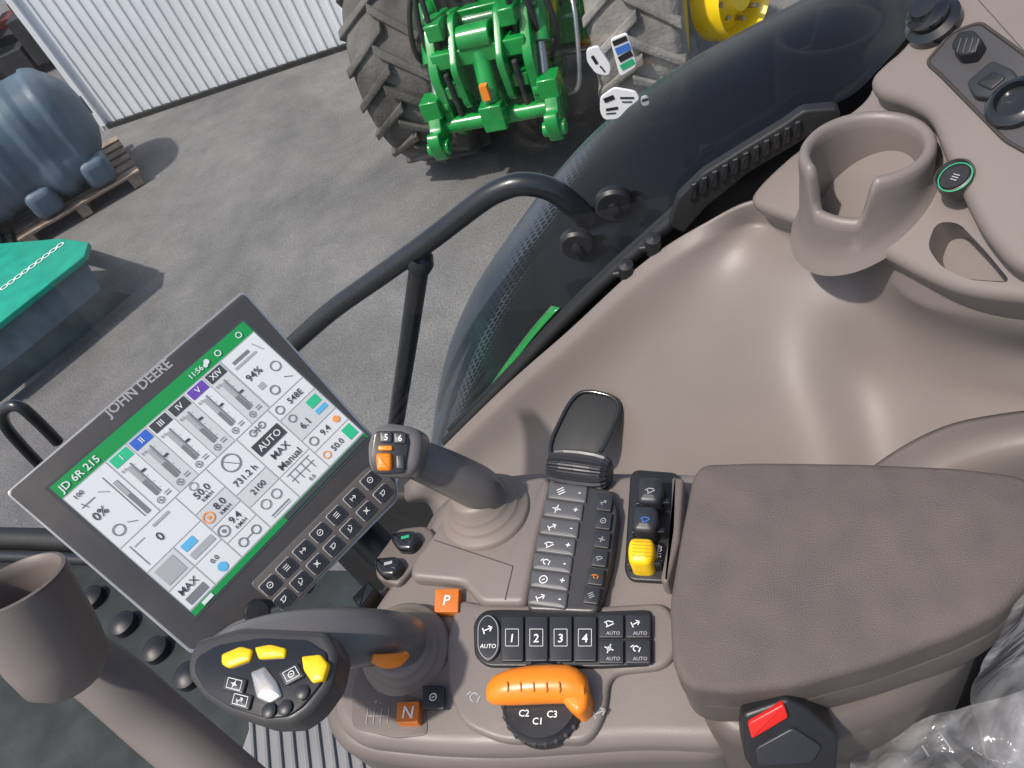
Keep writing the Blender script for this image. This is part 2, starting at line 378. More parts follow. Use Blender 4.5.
b=B(); b.lathe(tc_+axp*.74,axp,[(0,.03),(.08,.03),(.09,-.02)],'tank',20); b.finish('tank_outlet',tk)
# ---------- green bucket
F=FZ(.5); b=B()
o=[F.uv(*q) for q in [(-60,260),(0,243),(62,238),(88,242),(84,256),(0,322),(-70,375)]]
b.pad(F,o,0,-.04,'teal',r=.01)
top=[(-70,375),(0,322),(84,256)]; rows=[[F.w(*q,-.035) for q in top],[F.w(*q,-.035)+Vector((-.02,-.12,-.22)) for q in top],[F.w(*q,-.035)+Vector((.05,.05,-.44)) for q in top]]
b.grid(rows,'bgrey')
rows=[[F.w(*q,-.035) for q in ((84,256),(88,242))],[F.w(*q,-.46) +Vector((-.1,0.1,0)) for q in ((84,262),(88,246))]]
b.grid(rows,'bgrey')
bk=b.finish('loader_bucket',label='green and grey steel bucket lying on the asphalt',category='bucket')
b=B()
for i in range(9):
    t=i/8; b.ring(F,(4+t*56,287-t*42),.004,.026,.010,'white',n=12)
b.finish('chain',bk)
# ---------- other tractor
an=math.radians(-28)
Lx=Vector((math.cos(an),math.sin(an),0)); Fy=Vector((Lx.y,-Lx.x,0))
G=P(450,174,0)-Fy*.42
def T(l,f,z): return G+Lx*l+Fy*f+Z*z
TW=1.52
tr=empty('parked_tractor',T(TW/2,0,0),'green tractor with front linkage and muddy tyres parked on asphalt','tractor')
def wheel(c,R,W,tm,rimcol,lab):
    e=empty('wheel',c,parent=tr)
    b=B(); h=W/2
    b.lathe(c,Lx,[(R*.56,-h*.8),(R*.6,-h*.95),(R*.8,-h*1.02),(R*.92,-h*.95),(R*.965,-h*.8),(R*.975,0),(R*.965,h*.8),(R*.92,h*.95),(R*.8,h*1.02),(R*.6,h*.95),(R*.56,h*.8)],tm,56)
    N=20
    for sgn in (-1,1):
        for k in range(N):
            th=2*math.pi*(k+(.5 if sgn>0 else 0))/N; vs=[]
            for (xx,dt) in ((-.04*sgn,0.0),(h*1.0*sgn,-.30)):
                for dw in (-.055,.055):
                    for rr in (R*.95 if abs(xx)<.1 else R*.84,R*1.05 if abs(xx)<.1 else R*.995):
                        a=th+dt+dw*.75; vs.append(c+Lx*xx+(Fy*math.cos(a)+Z*math.sin(a))*rr)
            b.add(vs,[(0,1,3,2),(4,6,7,5),(0,4,5,1),(2,3,7,6),(0,2,6,4),(1,5,7,3)],tm)
    b.finish('tyre',e,label=lab,smooth=False,bevel=.012)
    b=B()
    b.lathe(c,Lx*-1,[(R*.57,h*.82),(R*.53,h*.8),(R*.5,h*.45),(R*.3,h*.25),(R*.22,h*.3),(R*.2,h*.6),(0,h*.62)],rimcol,36)
    b.lathe(c,Lx,[(R*.57,h*.82),(R*.53,h*.8),(R*.5,h*.45),(R*.3,h*.25),(R*.22,h*.3),(R*.2,h*.6),(0,h*.62)],rimcol,36)
    b.finish('rim',e)
wheel(T(0,0,.74),.74,.54,'tyre','dark','dusty black tyre with deep lugs')  # rim coloured dark to paint in the shade inside the wheel; really yellow
wheel(T(TW,.0,.74),.74,.54,'tyre2','yellowp','light dusty tyre with dried mud')
wheel(T(-.05,-2.6,.95),.95,.6,'tyre','yellowp','large rear tyre')
wheel(T(TW+.05,-2.6,.95),.95,.6,'tyre2','yellowp','large rear tyre')
ctr=TW/2-.10
b=B()
b.box(T(ctr,0,.68),Lx*.6,Fy*.12,Z*.1,'green')
b.box(T(ctr,.15,.72),Lx*.3,Fy*.35,Z*.2,'greend'); b.box(T(ctr,-.9,1.0),Lx*.3,Fy*.9,Z*.25,'dark')
for s_ in(-1,1): b.tube([T(ctr+s_*.3,.05,.72),T(ctr+s_*.5,.05,.72)],[.12,.2],'green'); b.box(T(ctr+s_*.4,.2,.8),Lx*.08,Fy*.12,Z*.09,'green'); b.tube([T(ctr+s_*.2,.18,.62),T(ctr+s_*.5,.2,.62)],.035,'steel')
b.finish('front_axle',tr,bevel=.02)
b=B(); rows=[]
for f_,wd_,z0,z1 in ((.55,.27,1.05,1.36),(.45,.36,.98,1.55),(-.4,.40,.92,1.7),(-1.6,.44,.92,1.85)):
    rows.append([T(ctr-wd_,f_,z0),T(ctr-wd_,f_,z1-.1),T(ctr-wd_*.7,f_,z1),T(ctr+wd_*.7,f_,z1),T(ctr+wd_,f_,z1-.1),T(ctr+wd_,f_,z0)])
b.grid(rows,'green'); b.add(rows[0],[(0,1,2,3,4,5)],'dark'); b.finish('bonnet',tr,bevel=.02)
b=B(); b.pad(Fr(T(ctr+.36,0,0),Fy,Z),rnd([(-.5,.8),(-.5,1.3),(.3,1.25),(.5,1.0),(.42,.78),(.1,.72)],.08),.03,-.03,'green',r=.01)
for q in range(4): b.box(T(ctr+.395,-.1+q*.12,1.05),Lx*.004,Fy*.02,Z*.12,'dark')
b.finish('side_panel_cover',tr)
b=B()
for s_ in (-1,1):
    b.pad(Fr(T(ctr+s_*.29,0,0),Fy,Z),rnd([(.15,.5),(.15,1.15),(.72,1.18),(.90,.95),(.9,.6),(.75,.46)],.06),.03,-.03,'green',r=.006)
    b.pad(Fr(T(ctr+s_*.14,0,0),Fy,Z),rnd([(.5,.6),(.5,1.15),(.72,1.2),(.95,.98),(.92,.72)],.05),.022,-.022,'green',r=.006)
    for zz,ff in ((.6,.82),(.78,.82),(1.0,.7),(1.02,.45),(.65,.5),(.8,.4),(1.1,.25)): b.lathe(T(ctr+s_*.322,ff,zz),Lx*s_,[(.03,0),(.03,.02),(0,.02)],'steel',8)
    b.box(T(ctr+s_*.22,.75,1.16),Lx*.05,Fy*.09,Z*.05,'green')
    b.box(T(ctr+s_*.21,.84,.82),Lx*.05,Fy*.05,Z*.04,'green'); b.tube([T(ctr+s_*.21,.9,.95),T(ctr+s_*.21,.88,.66)],.018,'dark')
b.box(T(ctr,.8,1.0),Lx*.29,Fy*.06,Z*.05,'green'); b.box(T(ctr,.70,.74),Lx*.29,Fy*.07,Z*.18,'greend'); b.box(T(ctr,.5,1.12),Lx*.25,Fy*.14,Z*.06,'green')
b.tube([T(ctr-.40,.88,.62),T(ctr+.40,.88,.62)],.05,'green')
b.tube([T(ctr-.36,.62,1.1),T(ctr+.36,.62,1.1)],.045,'greend')
b.finish('linkage_frame',tr,bevel=.01)
b=B(); b.box(T(ctr,.56,.85),Lx*.12,Fy*.16,Z*.14,'dark'); b.tube([T(ctr-.1,.74,.8),T(ctr-.1,.74,.95)],.03,'steel'); b.finish('valve_block',tr,bevel=.015)
for s_ in (-1,1):
    b=B(); x_=ctr+s_*.37; u_=.12
    b.pad(Fr(T(x_,0,0),Fy,Z),rnd([(.7,.43+u_),(.72,.64+u_),(.9,.66+u_),(1.0,.52+u_),(1.05,.56+u_),(1.09,.5+u_),(1.05,.36+u_),(.96,.36+u_),(.86,.42+u_)],.04),.04,-.04,'green',r=.008)
    b.tube([T(x_-.07,1.02,.44+u_),T(x_+.07,1.02,.44+u_)],.045,'green'); b.box(T(x_,.88,.64+u_),Lx*.06,Fy*.07,Z*.06,'green')
    b.finish('lower_link',tr,bevel=.008)
    b=B(); b.tube([T(x_-s_*.03,.5,1.2),T(x_-s_*.03,.73,.94)],.06,'green'); b.tube([T(x_-s_*.03,.73,.94),T(x_-s_*.03,.86,.76)],.03,'steel'); b.tube([T(x_-s_*.1,.86,.74),T(x_+s_*.05,.86,.74)],.05,'green')
    b.finish('hydraulic_cylinder',tr)
    for q in range(3):
        b=B(); d_=q*.05; b.tube([T(ctr+s_*(.15-d_),.4,1.2),T(ctr+s_*(.32-d_),.62+d_,1.36+d_),T(ctr+s_*(.44-d_*2),.68+d_,1.0),T(ctr+s_*(.3-d_),.5,.7)],.016,'rubber',seg=20); b.finish('hose',tr)
b=B(); b.tube([T(ctr,.8,1.02),T(ctr+.02,.95,.74)],.055,'green'); b.tube([T(ctr-.1,.8,1.08),T(ctr+.1,.8,1.08)],.075,'green'); b.box(T(ctr+.02,.97,.68),Lx*.07,Fy*.05,Z*.08,'green'); b.finish('top_link',tr,bevel=.008)
b=B(); b.box(T(ctr+.02,.99,.84),Lx*.022,Fy*.02,Z*.045,'orange'); b.finish('warning_marker',tr)
b=B(); b.tube([T(ctr+.50,.5,1.2),T(ctr+.56,.68,1.05),T(ctr+.52,.8,.7),T(ctr+.44,.8,.64)],.014,'steel',seg=18); b.finish('parking_stand',tr)
b=B(); b.lathe(T(ctr-.1,.56,1.2),Fy,[(0,.02),(.09,.02),(.1,0)],'dark',24); b.finish('coupling',tr)
b=B(); b.lathe(T(ctr+.2,.66,1.14),Fy,[(0,.05),(.05,.04),(.06,0)],'steel',20); b.finish('coupling',tr)
for s_ in (-1,1):
    b=B(); c_=T(TW/2+s_*TW/2,0,.74); rows=[]
    for xx in (-.27,.27):
        rows.append([c_+Lx*xx+(Fy*math.cos(a)+Z*math.sin(a))*.86 for a in [math.radians(75+i*8) for i in range(11)]])
    b.grid(rows,'dark'); b.finish('mudguard',tr,solid=.02)
yr=P(738,-4,.75); b=B(); b.lathe(yr,Vector((.35,-.75,.1)),[(0,.02),(.08,.03),(.1,-.02),(.19,-.08),(.21,.0),(.235,.05),(.245,.02),(.245,-.15)],'yellowp',40)
for k in range(8):
    a_=k*math.pi/4; b.lathe(yr+Vector((math.cos(a_)*.13,0,math.sin(a_)*.13))+Vector((.35,-.75,.1)).normalized()*.01,Vector((.35,-.75,.1)),[(0,.02),(.015,.02),(.015,-.06)],'steel',8)
b.finish('wheel_rim',label='bright yellow wheel rim beside the muddy tyre',category='wheel rim')
# ---------- cab side plane
nW=Vector((.418,.908,0)).normalized(); dW=Vector((nW.y,-nW.x,0))
W=Fr(nW*.69,dW,Z)
inn=[(462,452),(500,400),(550,340),(600,292),(650,245),(690,200),(735,160),(790,125),(850,96),(878,70),(905,40),(930,8),(955,-35)]
out=[(430,470),(437,405),(449,350),(474,292),(514,232),(559,174),(604,129),(656,90),(716,55),(788,20),(838,-6),(890,-34),(930,-64)]
ni=90
ri=spl([W.w(x,y,-.03) for x,y in inn],ni); ro=spl([W.w(x,y,-.34) for x,y in out],ni)
rows=[[q+Vector((0,0,-.35))-nW*.03 for q in ro],[q+Vector((0,0,-.05))+nW*.012 for q in ro]]
for k in range(21):
    t=k/20; rows.append([a*(1-t)+c*t+Z*(.04*math.sin(math.pi*t**.7)) for a,c in zip(ro,ri)])
rows.append([q-Z*.25 for q in ri])
b=B(); b.grid(rows,'fender',uv=True); fen=b.finish('rear_fender',label='glossy black rear wheel fender with dotted edge band',category='fender')
b=B(); b.grid([[q+Vector((0,-.002,.003)) for q in rows[19][8:20]],[q+Vector((0,-.002,.003)) for q in rows[20][7:21]][1:-1]],'green'); b.finish('green_trim',fen,solid=.001)
b=B(); sl_=[(446,442),(500,388),(550,335),(600,285),(650,240),(690,205)]
b.tube([W.w(x,y,-.005) for x,y in sl_],.008,'rubber',seg=30)
b.finish('window_seal',label='black rubber window seal along the sill',category='seal')
b=B(); b.tube([W.w(x+4,y-12,-.02) for x,y in sl_],.005,'rubber',seg=30); b.finish('window_seal',label='thin black rubber window seal strip',category='seal')
b=B(); o=pp(W,[(668,226),(678,198),(703,174),(745,148),(785,124),(803,111),(838,108),(842,116),(795,146),(748,174),(706,208),(684,234)],.012,.004)
b.pad(W,o,.012,0,'rubber',r=.003)
for i in range(11):
    t=i/10; x=694+t*104; y=192-t*62
    b.pad(W,pp(W,[(x-5,y+9),(x-3,y-7),(x+3,y-9),(x+2,y+6)],.015,.001),.0155,.010,'black',r=.001)
b.finish('ribbed_trim',label='black ribbed rubber strip on the window sill',category='trim')
b=B(); gl=empty('side_window',W.w(600,290,-.01),'clear cab side window with white stickers','window')
b.add([W.pt(-.9,1.75,-.01),W.w(446,442,-.01),W.w(600,288,-.01),W.w(735,158,-.01),W.w(850,92,-.01),W.w(930,8,-.01),W.pt(1.2,3.3,-.01),W.pt(-.9,3.3,-.01)],[(0,1,2,3,4,5,6,7)],'glass'); b.finish('glass_pane',gl,smooth=False)
def sticker(o_,lines,mt_='white'):
    b=B(); b.pad(W,pp(W,o_,-.006,.004),-.006,-.009,mt_,r=.0004)
    for p0,p1,wd_,mt in lines: b.line(W,p0,p1,-.0055,wd_,mt)
    b.finish('sticker',gl,smooth=False)
sticker([(586,50),(598,46),(611,66),(609,76),(596,74),(587,62)],[((592,56),(597,64),.003,'black'),((600,66),(605,72),.0015,'black')])
sticker([(610,40),(627,33),(637,66),(620,77)],[((613,44),(627,38),.005,'black'),((616,52),(630,46),.007,'blueic'),((619,60),(632,53),.006,'black'),((621,68),(634,61),.006,'greenic')])
sticker([(600,98),(614,88),(636,92),(640,99),(628,108),(618,119),(604,120),(600,112)],[((604,101),(614,97),.005,'black'),((620,98),(634,98),.002,'black'),((622,102),(632,102),.0015,'black'),((606,110),(618,108),.003,'black'),((606,114),(616,113),.0015,'black')])
sticker([(640,98),(648,96),(650,105),(642,107)],[((642,101),(648,99),.002,'black')],'lgrey')
# ---------- grab rail
gr=empty('grab_rail',W.w(395,430,-.2),'black tubular steel handrail outside the cab window','handrail')
b=B(); H=-.14
b.tube([W.w(x,y,H) for x,y in [(285,352),(330,312),(380,276),(430,240),(478,203),(500,190),(522,184),(550,189),(574,206),(590,222),(606,228)]],.0155,'rail',seg=60,n=24)
b.finish('rail_tube',gr)
b=B(); b.tube([W.w(420,262,H),W.w(408,345,H),W.w(395,430,H),W.w(376,560,H)],.015,'rail',n=24); b.lathe(W.w(420,262,H),W.w(408,345,H)-W.w(420,262,H),[(.018,-.012),(.021,0),(.018,.012)],'rail',24); b.finish('rail_post',gr)
for x,y,r in ((614,206,.024),(577,246,.023)):
    b=B(); c=W.w(x,y,-.1); b.lathe(c,-nW,[(r,-.01),(r,.0),(r*.85,.004),(r*.3,.004),(r*.3,.010),(0,.011)],'black',30); b.finish('pivot_bracket',gr)
ml=B(); ml.tube([W.w(x,y,-.2) for x,y in [(45,470),(22,446),(5,425),(4,410),(18,406),(36,420),(58,442)]],.013,'rail',seg=40)
ml.finish('mirror_arm',label='black tubular mirror arm loop',category='mirror arm')
for x,y in ((653,241),(626,267)):
    b=B(); c=W.w(x,y,.012); b.lathe(c,Vector((0,-.3,1)),[(.009,-.02),(.010,0),(.0085,.005),(.004,.006),(0,.007)],'black',20); b.tube([c-Z*.008,c-Z*.008-dW*.016],.004,'black'); q=b.finish('window_latch',label='small black knob latch on the window sill',category='latch'); q['group']='latches on the window sill'
# ---------- side panel
SH=Fr(P(760,200,2.312),P(1000,290,2.345)-P(760,200,2.312),P(930,10,2.425)-P(760,200,2.312))
if SH.n.z<0: SH.n=-SH.n
def WR(l): return [W.w(x,y,h) if h<1 else P(x,y,h) for x,y,h in l]
row0=[W.w(x,y,.015) for x,y in [(405,485),(500,392),(570,330),(640,266),(700,226)]]+[SH.w(x,y,-.022) for x,y in ((756,200),(800,212),(870,234),(930,274),(1060,286))]
rowm=[q-nW*.018-Z*.022 for q in row0[:5]]+[q-nW*.008-Z*.04 for q in row0[5:]]
row1=WR([(430,505,.04),(530,435,.045),(600,388,.05),(660,340,.055),(712,305,.06),(770,286,.085),(828,292,.125),(885,315,2.23),(950,345,2.245),(1060,355,2.255)])
row2=WR([(440,540,.09),(555,485,.11),(630,445,.13),(690,412,.14),(742,390,.15),(795,378,.17),(850,372,2.17),(910,376,2.19),(980,390,2.21),(1070,396,2.225)])
row3=WR([(450,600,.16),(590,540,.18),(670,505,.20),(730,480,.21),(785,462,.22),(835,450,.225),(880,438,2.14),(935,425,2.17),(1000,418,2.195),(1075,415,2.21)])
row4=[q-Z*.10-nW*.12 for q in row3]
cols=[spl(r,80) for r in (row0,rowm,row1,row2,row3,row4)]
G2=[spl([c[i] for c in cols],50) for i in range(80)]
for it in range(80):
    H2_=[list(r) for r in G2]
    for i in range(1,79):
        for j in range(8,49):
            k_=.5*min(1,(j-7)/6)
            H2_[i][j]=G2[i][j]*(1-k_)+(G2[i-1][j]+G2[i+1][j]+G2[i][j-1]+G2[i][j+1])*(.25*k_)
    G2=H2_
sp=empty('side_panel',P(700,400,1.9),'moulded taupe plastic cab side panel with storage shelf','panel')
b=B(); b.grid(G2,'taupe'); b.finish('panel_moulding',sp,solid=.004,angle=80)
def rr(l): return [P(*q) for q in l]
b=B(); l0=rr([(840,500,2.13),(882,462,2.18),(940,430,2.215),(1000,416,2.24),(1080,408,2.26)]); l1=rr([(850,540,2.14),(892,495,2.20),(950,462,2.235),(1010,445,2.26),(1090,435,2.28)]); l2=rr([(860,600,2.05),(905,560,2.12),(960,520,2.18),(1020,500,2.2),(1100,480,2.22)])
g=[spl(r,30) for r in (l0,l1,l2)]; b.grid([spl([c[i] for c in g],14) for i in range(30)],'taupe'); b.finish('arch_cover',sp,solid=.004,angle=80)
b=B()
b.pad(SH,pp(SH,[(745,204),(756,184),(800,144),(835,120),(866,98),(872,76),(900,48),(935,0),(965,-60),(1250,-70),(1250,310),(1024,300),(962,293),(922,277),(872,249),(800,224)],0,.025,8),0,-.042,'taupe',r=.009,seg=6)
shelf=b.finish('shelf',sp)
# cut the storage pocket beside the cup holder as a real cavity
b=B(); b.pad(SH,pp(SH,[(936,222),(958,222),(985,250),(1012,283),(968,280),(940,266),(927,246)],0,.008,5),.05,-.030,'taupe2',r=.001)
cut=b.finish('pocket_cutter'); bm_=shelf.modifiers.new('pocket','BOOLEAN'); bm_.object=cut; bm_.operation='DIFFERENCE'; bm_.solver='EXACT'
bpy.context.view_layer.update()
nm_=bpy.data.meshes.new_from_object(shelf.evaluated_get(bpy.context.evaluated_depsgraph_get()))
if len(nm_.polygons)>20:
    shelf.modifiers.clear(); shelf.data=nm_
    nm_.polygons.foreach_set('use_smooth',[True]*len(nm_.polygons)); nm_.set_sharp_from_angle(angle=math.radians(40))
else: shelf.modifiers.clear()
bpy.data.objects.remove(cut)
b=B(); b.pad(SH,pp(SH,[(866,78),(884,60),(902,46),(918,20),(945,-40),(1250,-70),(1250,300),(1024,272),(1004,262),(978,230),(958,190),(940,150),(928,116),(900,100),(872,94)],.026,.014,6),.026,-.01,'taupe',r=.010,seg=6)
b.finish('switch_box',sp)
b=B(); b.pad(SH,pp(SH,[(926,62),(952,32),(980,22),(1060,80),(1060,170),(1005,140),(940,74)],.028,.006),.0275,.02,'plate',r=.001)
pl=[SH.pt(*q,.0278) for q in pp(SH,[(926,62),(952,32),(980,22),(1060,80),(1060,170),(1005,140),(940,74)],.028,.006)]
b.tube(pl+[pl[0]],.0014,'padedge',n=8); b.finish('socket_plate',sp)
def cyl(name,fr,px,py,h,prof,mt,par_,n=30):
    b=B(); b.lathe(fr.w(px,py,h),fr.n,prof,mt,n); return b.finish(name,par_)
cyl('rotary_knob',SH,936,26,.026,[(.022,0),(.022,.008),(.016,.012),(.017,.02),(.012,.024),(.011,.028),(0,.029)],'gloss',sp)
b=B(); b.pad(SH,pp(SH,[(952,48),(960,34),(975,32),(984,42),(975,56),(960,58)],.036,.003),.040,.02,'black',r=.002)
for k in range(4): b.line(SH,(957+k*6,52),(961+k*6,38),.0405,.0008,'keyg')
b.finish('power_plug',sp)
b=B(); b.pad(SH,pp(SH,[(966,82),(992,60),(1014,70),(1019,80),(993,99),(974,97)],.033,.004),.034,.02,'key',r=.002); b.pad(SH,pp(SH,[(976,83),(993,71),(1006,77),(991,90)],.035,.002),.0355,.03,'black',r=.001); b.finish('power_socket',sp)
cyl('round_socket',SH,1018,105,.027,[(.021,0),(.021,.006),(.016,.01),(.014,.01),(.013,.004),(0,.003)],'gloss',sp)
b=B(); c_=SH.w(955,177,.026); b.lathe(c_,SH.n,[(.0145,-.01),(.0145,.003),(.012,.004)],'plate',30); b.lathe(c_,SH.n,[(.0128,.0035),(.0125,.005),(.011,.0035),(0,.003)],'black',30); b.ring(SH,(955,177),.0315,.0120,.0008,'greenic',n=32); b.icon(SH,(955,177),.0296,.006,'lgrey',4); b.finish('push_button',sp)
# cup holder
b=B(); ZT=2.396; Rr=.0505; n=96; ctop=P(866,146,ZT)
cc=Vector((ctop.x,ctop.y,0)); q_=P(826,192,ZT)-P(866,146,ZT); na=math.atan2(q_.y,q_.x)
def zs(p): return SH.o.z-((p.x-SH.o.x)*SH.n.x+(p.y-SH.o.y)*SH.n.y)/SH.n.z
def notch(th):
    d=abs((th-na+math.pi)%(2*math.pi)-math.pi); k=max(0,min(1,(.60-d)/.22)); return k*k*(3-2*k)
v=[];f=[]
prof=[(1.22,'s',-.006),(1.16,'s',.000),(1.10,'s',.005),(1.06,'s',.013),(1.04,'t',-.022),(1.05,'t',-.009),(1.035,'t',-.002),(.985,'t',.0015),(.90,'t',.0015),(.845,'t',-.003),(.83,'t',-.011),(.82,'t',-.024),(.77,'f',0),(.5,'f',-.001),(0,'f',-.001)]
for r_,k_,dz in prof:
    for k in range(n):
        th=2*math.pi*k/n; p=cc+Vector((math.cos(th),math.sin(th),0))*(Rr*r_); base=zs(p)
        if k_=='s': zz=min(base+dz,ZT-.025)
        elif k_=='f': zz=ZT-.085+dz
        else: zz=ZT+dz-notch(th)*.040
        p.z=zz; v.append(p)
for i in range(len(prof)-1):
    for k in range(n): f.append((i*n+k,i*n+(k+1)%n,(i+1)*n+(k+1)%n,(i+1)*n+k))
b.add(v,f,'taupe'); b.finish('cup_holder',sp,angle=80)
# black phone tray
TR=Fr(P(585,425,2.072),dW,(P(585,460,2.062)-P(585,400,2.085))); b=B()
tro=[(590,391),(612,396),(620,404),(617,418),(604,448),(594,459),(556,461),(549,452),(553,436),(568,405),(578,393)]
b.pad(TR,pp(TR,tro,.002,.01),.002,-.004,'tray',r=.001)
pl=[TR.pt(*q,.003) for q in pp(TR,tro,.003,.010)]; b.tube(pl+[pl[0]],.0028,'gloss',n=10)
b.finish('phone_holder',sp)
# ---------- armrest console
D=FZ(2.235); con=empty('armrest_console',P(560,620,2.05),'taupe operator armrest console with joysticks and keypads','control console')
b=B()
b.pad(D,pp(D,[(405,560),(425,530),(440,500),(480,478),(545,472),(615,474),(640,470),(715,470),(720,600),(735,700),(735,745),(640,742),(560,748),(500,752),(430,750),(352,742),(330,716),(332,680),(350,650),(368,610)],0,.02,6),0,-.05,'taupe',r=.012,seg=6)
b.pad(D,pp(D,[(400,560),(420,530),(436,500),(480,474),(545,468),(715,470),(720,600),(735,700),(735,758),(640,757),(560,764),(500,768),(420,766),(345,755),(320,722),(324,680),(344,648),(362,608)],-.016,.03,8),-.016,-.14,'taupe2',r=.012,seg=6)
b.finish('console_body',con)
b=B(); b.pad(D,pp(D,[(428,540),(440,522),(470,490),(545,474),(552,482),(540,530),(526,604),(480,604),(468,590),(462,583),(408,578),(412,560)],.012,.008,5),.012,-.01,'taupe',r=.006,seg=4)
b.line(D,(434,540),(513,566),.0123,.0009,'padedge'); b.line(D,(513,566),(505,600),.0123,.0009,'padedge')
b.finish('upper_deck',con)
b=B(); b.pad(D,pp(D,[(458,598),(480,604),(600,606),(668,602),(682,640),(668,668),(610,674),(606,715),(590,742),(500,742),(462,725),(448,690),(446,640)],.005,.012,6),.006,-.01,'taupe',r=.004,seg=4)
b.finish('lower_deck',con)
kp=empty('number_keypad',D.w(560,638,.008),parent=con)
b=B(); b.pad(D,pp(D,[(473,622),(483,610),(500,609),(600,611),(651,609),(653,664),(600,667),(486,666),(474,656)],.010,.006),.010,0,'black',r=.0015); b.finish('keypad_base',kp)
def key(fr,cx,cy,w_,h_,ht,mt,par_,txt=None,ic=None,tm='white',nm='key',th=.003,ang=0,r=.0015,icz=.006,tsz=.008):
    ca,sa=math.cos(ang),math.sin(ang)
    o=[(cx+x*ca-y*sa,cy+x*sa+y*ca) for x,y in ((-w_/2,-h_/2),(w_/2,-h_/2),(w_/2,h_/2),(-w_/2,h_/2))]
    b=B(); b.pad(fr,pp(fr,o,ht,r,3),ht,ht-th,mt,r=.0008,seg=2)
    if txt: b.textc(fr.w(cx,cy,ht+.0004),fr.w(cx+5*ca,cy+5*sa,ht)-fr.w(cx,cy,ht),fr.n,txt,tsz,tm)
    if ic is not None: b.icon(fr,(cx,cy),ht+.0004,icz,tm,ic)
    return b.finish(nm,par_)
b=B(); b.pad(D,pp(D,[(476,622),(488,611),(500,622),(500,652),(488,664),(476,652)],.0125,.007,6),.0125,.009,'key',r=.001)
oo=pp(D,[(478,623),(488,613.5),(498,623),(498,651),(488,661.5),(478,651)],.0127,.007,6)
for i in range(len(oo)): b.linew(D.pt(*oo[i-1],.0128),D.pt(*oo[i],.0128),D.n,.0006,'lgrey')
b.textc(D.w(488,646,.013),D.w(495,646,.013)-D.w(488,646,.013),D.n,'AUTO',.0048,'white'); b.icon(D,(488,629),.013,.008,'white',2); b.finish('key',kp)
for i,t in enumerate('1234'):
    b=B(); cx=512+i*24.3
    b.pad(D,pp(D,[(cx-11.3,616),(cx+11.3,616),(cx+11.3,661),(cx-11.3,661)],.013,.0015,3),.013,.009,'key',r=.0008)
    b.textc(D.w(cx,638,.0136),D.w(cx+5,638,.0136)-D.w(cx,638,.0136),D.n,t,.0095,'white')
    q=[(cx-6.5,629),(cx+6.5,629),(cx+6.5,646),(cx-6.5,646)]
    for j in range(4): b.line(D,q[j],q[(j+1)%4],.0135,.0004,'white')
    b.finish('key',kp)
for i in range(2):
    for j in range(2):
        b=B(); cx,cy=611+i*27,626+j*25.5
        b.pad(D,pp(D,[(cx-12.5,cy-11.5),(cx+12.5,cy-11.5),(cx+12.5,cy+11.5),(cx-12.5,cy+11.5)],.013,.0012,3),.013,.009,'key',r=.0008)
        b.icon(D,(cx-2,cy-3),.0134,.0065,'white',(1,3,2,5)[i*2+j]); b.textc(D.w(cx+2,cy+7,.0134),D.w(cx+7,cy+7,.0134)-D.w(cx+2,cy+7,.0134),D.n,'AUTO',.0038,'lgrey'); b.finish('key',kp)
def label_tile(px,py,s,t):
    b=B(); b.pad(D,pp(D,[(px-s,py-s+1),(px+s,py-s),(px+s-1,py+s),(px-s-1,py+s)],.009,.0015),.009,-.002,'orange2',r=.0008); b.textc(D.w(px,py,.0095),D.w(px+5,py,.0095)-D.w(px,py,.0095),D.n,t,.013,'white'); b.finish('gear_label',con)
label_tile(447,600,12,'P'); label_tile(408,712,11,'N')
key(D,433,697,22,24,.008,'key',con,ic=0,nm='lock_key')
b=B()
for k in range(4): b.line(D,(368+k*7,708),(366+k*7,724),.0014,.0006,'lgrey')
b.line(D,(366,716),(390,716),.0014,.0006,'lgrey'); b.textc(D.w(378,702,.0014),D.w(383,702,.0014)-D.w(378,702,.0014),D.n,'+ -',.006,'lgrey'); b.finish('shift_diagram',con,smooth=False)
b=B(); b.pad(D,pp(D,[(352,690),(362,655),(385,690),(425,700),(428,735),(395,738),(352,728)],.0006,.006),.0008,-.01,'taupe2',r=.0003); b.finish('gear_gate',con)
# button cluster
bc=empty('button_cluster',D.w(570,540,.01),parent=con)
b=B(); b.pad(D,pp(D,[(549,480),(611,489),(618,512),(611,562),(597,613),(526,610),(530,570),(543,510)],.013,.006),.013,-.005,'gripd',r=.003); b.finish('cluster_base',bc)
for i in range(7):
    t=i/6; cx=570-t*20-2*math.sin(t*3.14); cy=492+t*106
    b=B(); ca,sa=math.cos(.13),math.sin(.13); ht=.0155
    o=[(cx-1+x*ca-y*sa,cy+x*sa+y*ca) for x,y in ((-21,-8.4),(18,-8.4),(18,8.4),(-21,8.4))]
    b.pad(D,pp(D,o,ht,.002,3),ht,ht-.006,'keyg',r=.0018,seg=4,crown=.0008); b.icon(D,(cx-9,cy-1),ht+.0012,.0072,'white',[4,3,2,1,5,0,2][i]); b.textc(D.w(cx+10,cy,ht+.0012),D.w(cx+15,cy+.6,ht)-D.w(cx+10,cy,ht),D.n,'+' if i%2 else '-',.008,'white'); b.finish('key',bc)
for i in range(6):
    t=i/5; cx=605-t*13+3*math.sin(t*3.14); cy=502+t*93
    key(D,cx-1,cy,16,16.5,.0165,'key',bc,ic=[2,0,3,1,5,4][i],icz=.005,ang=.13,tm='orange' if i==4 else 'lgrey',th=.005)
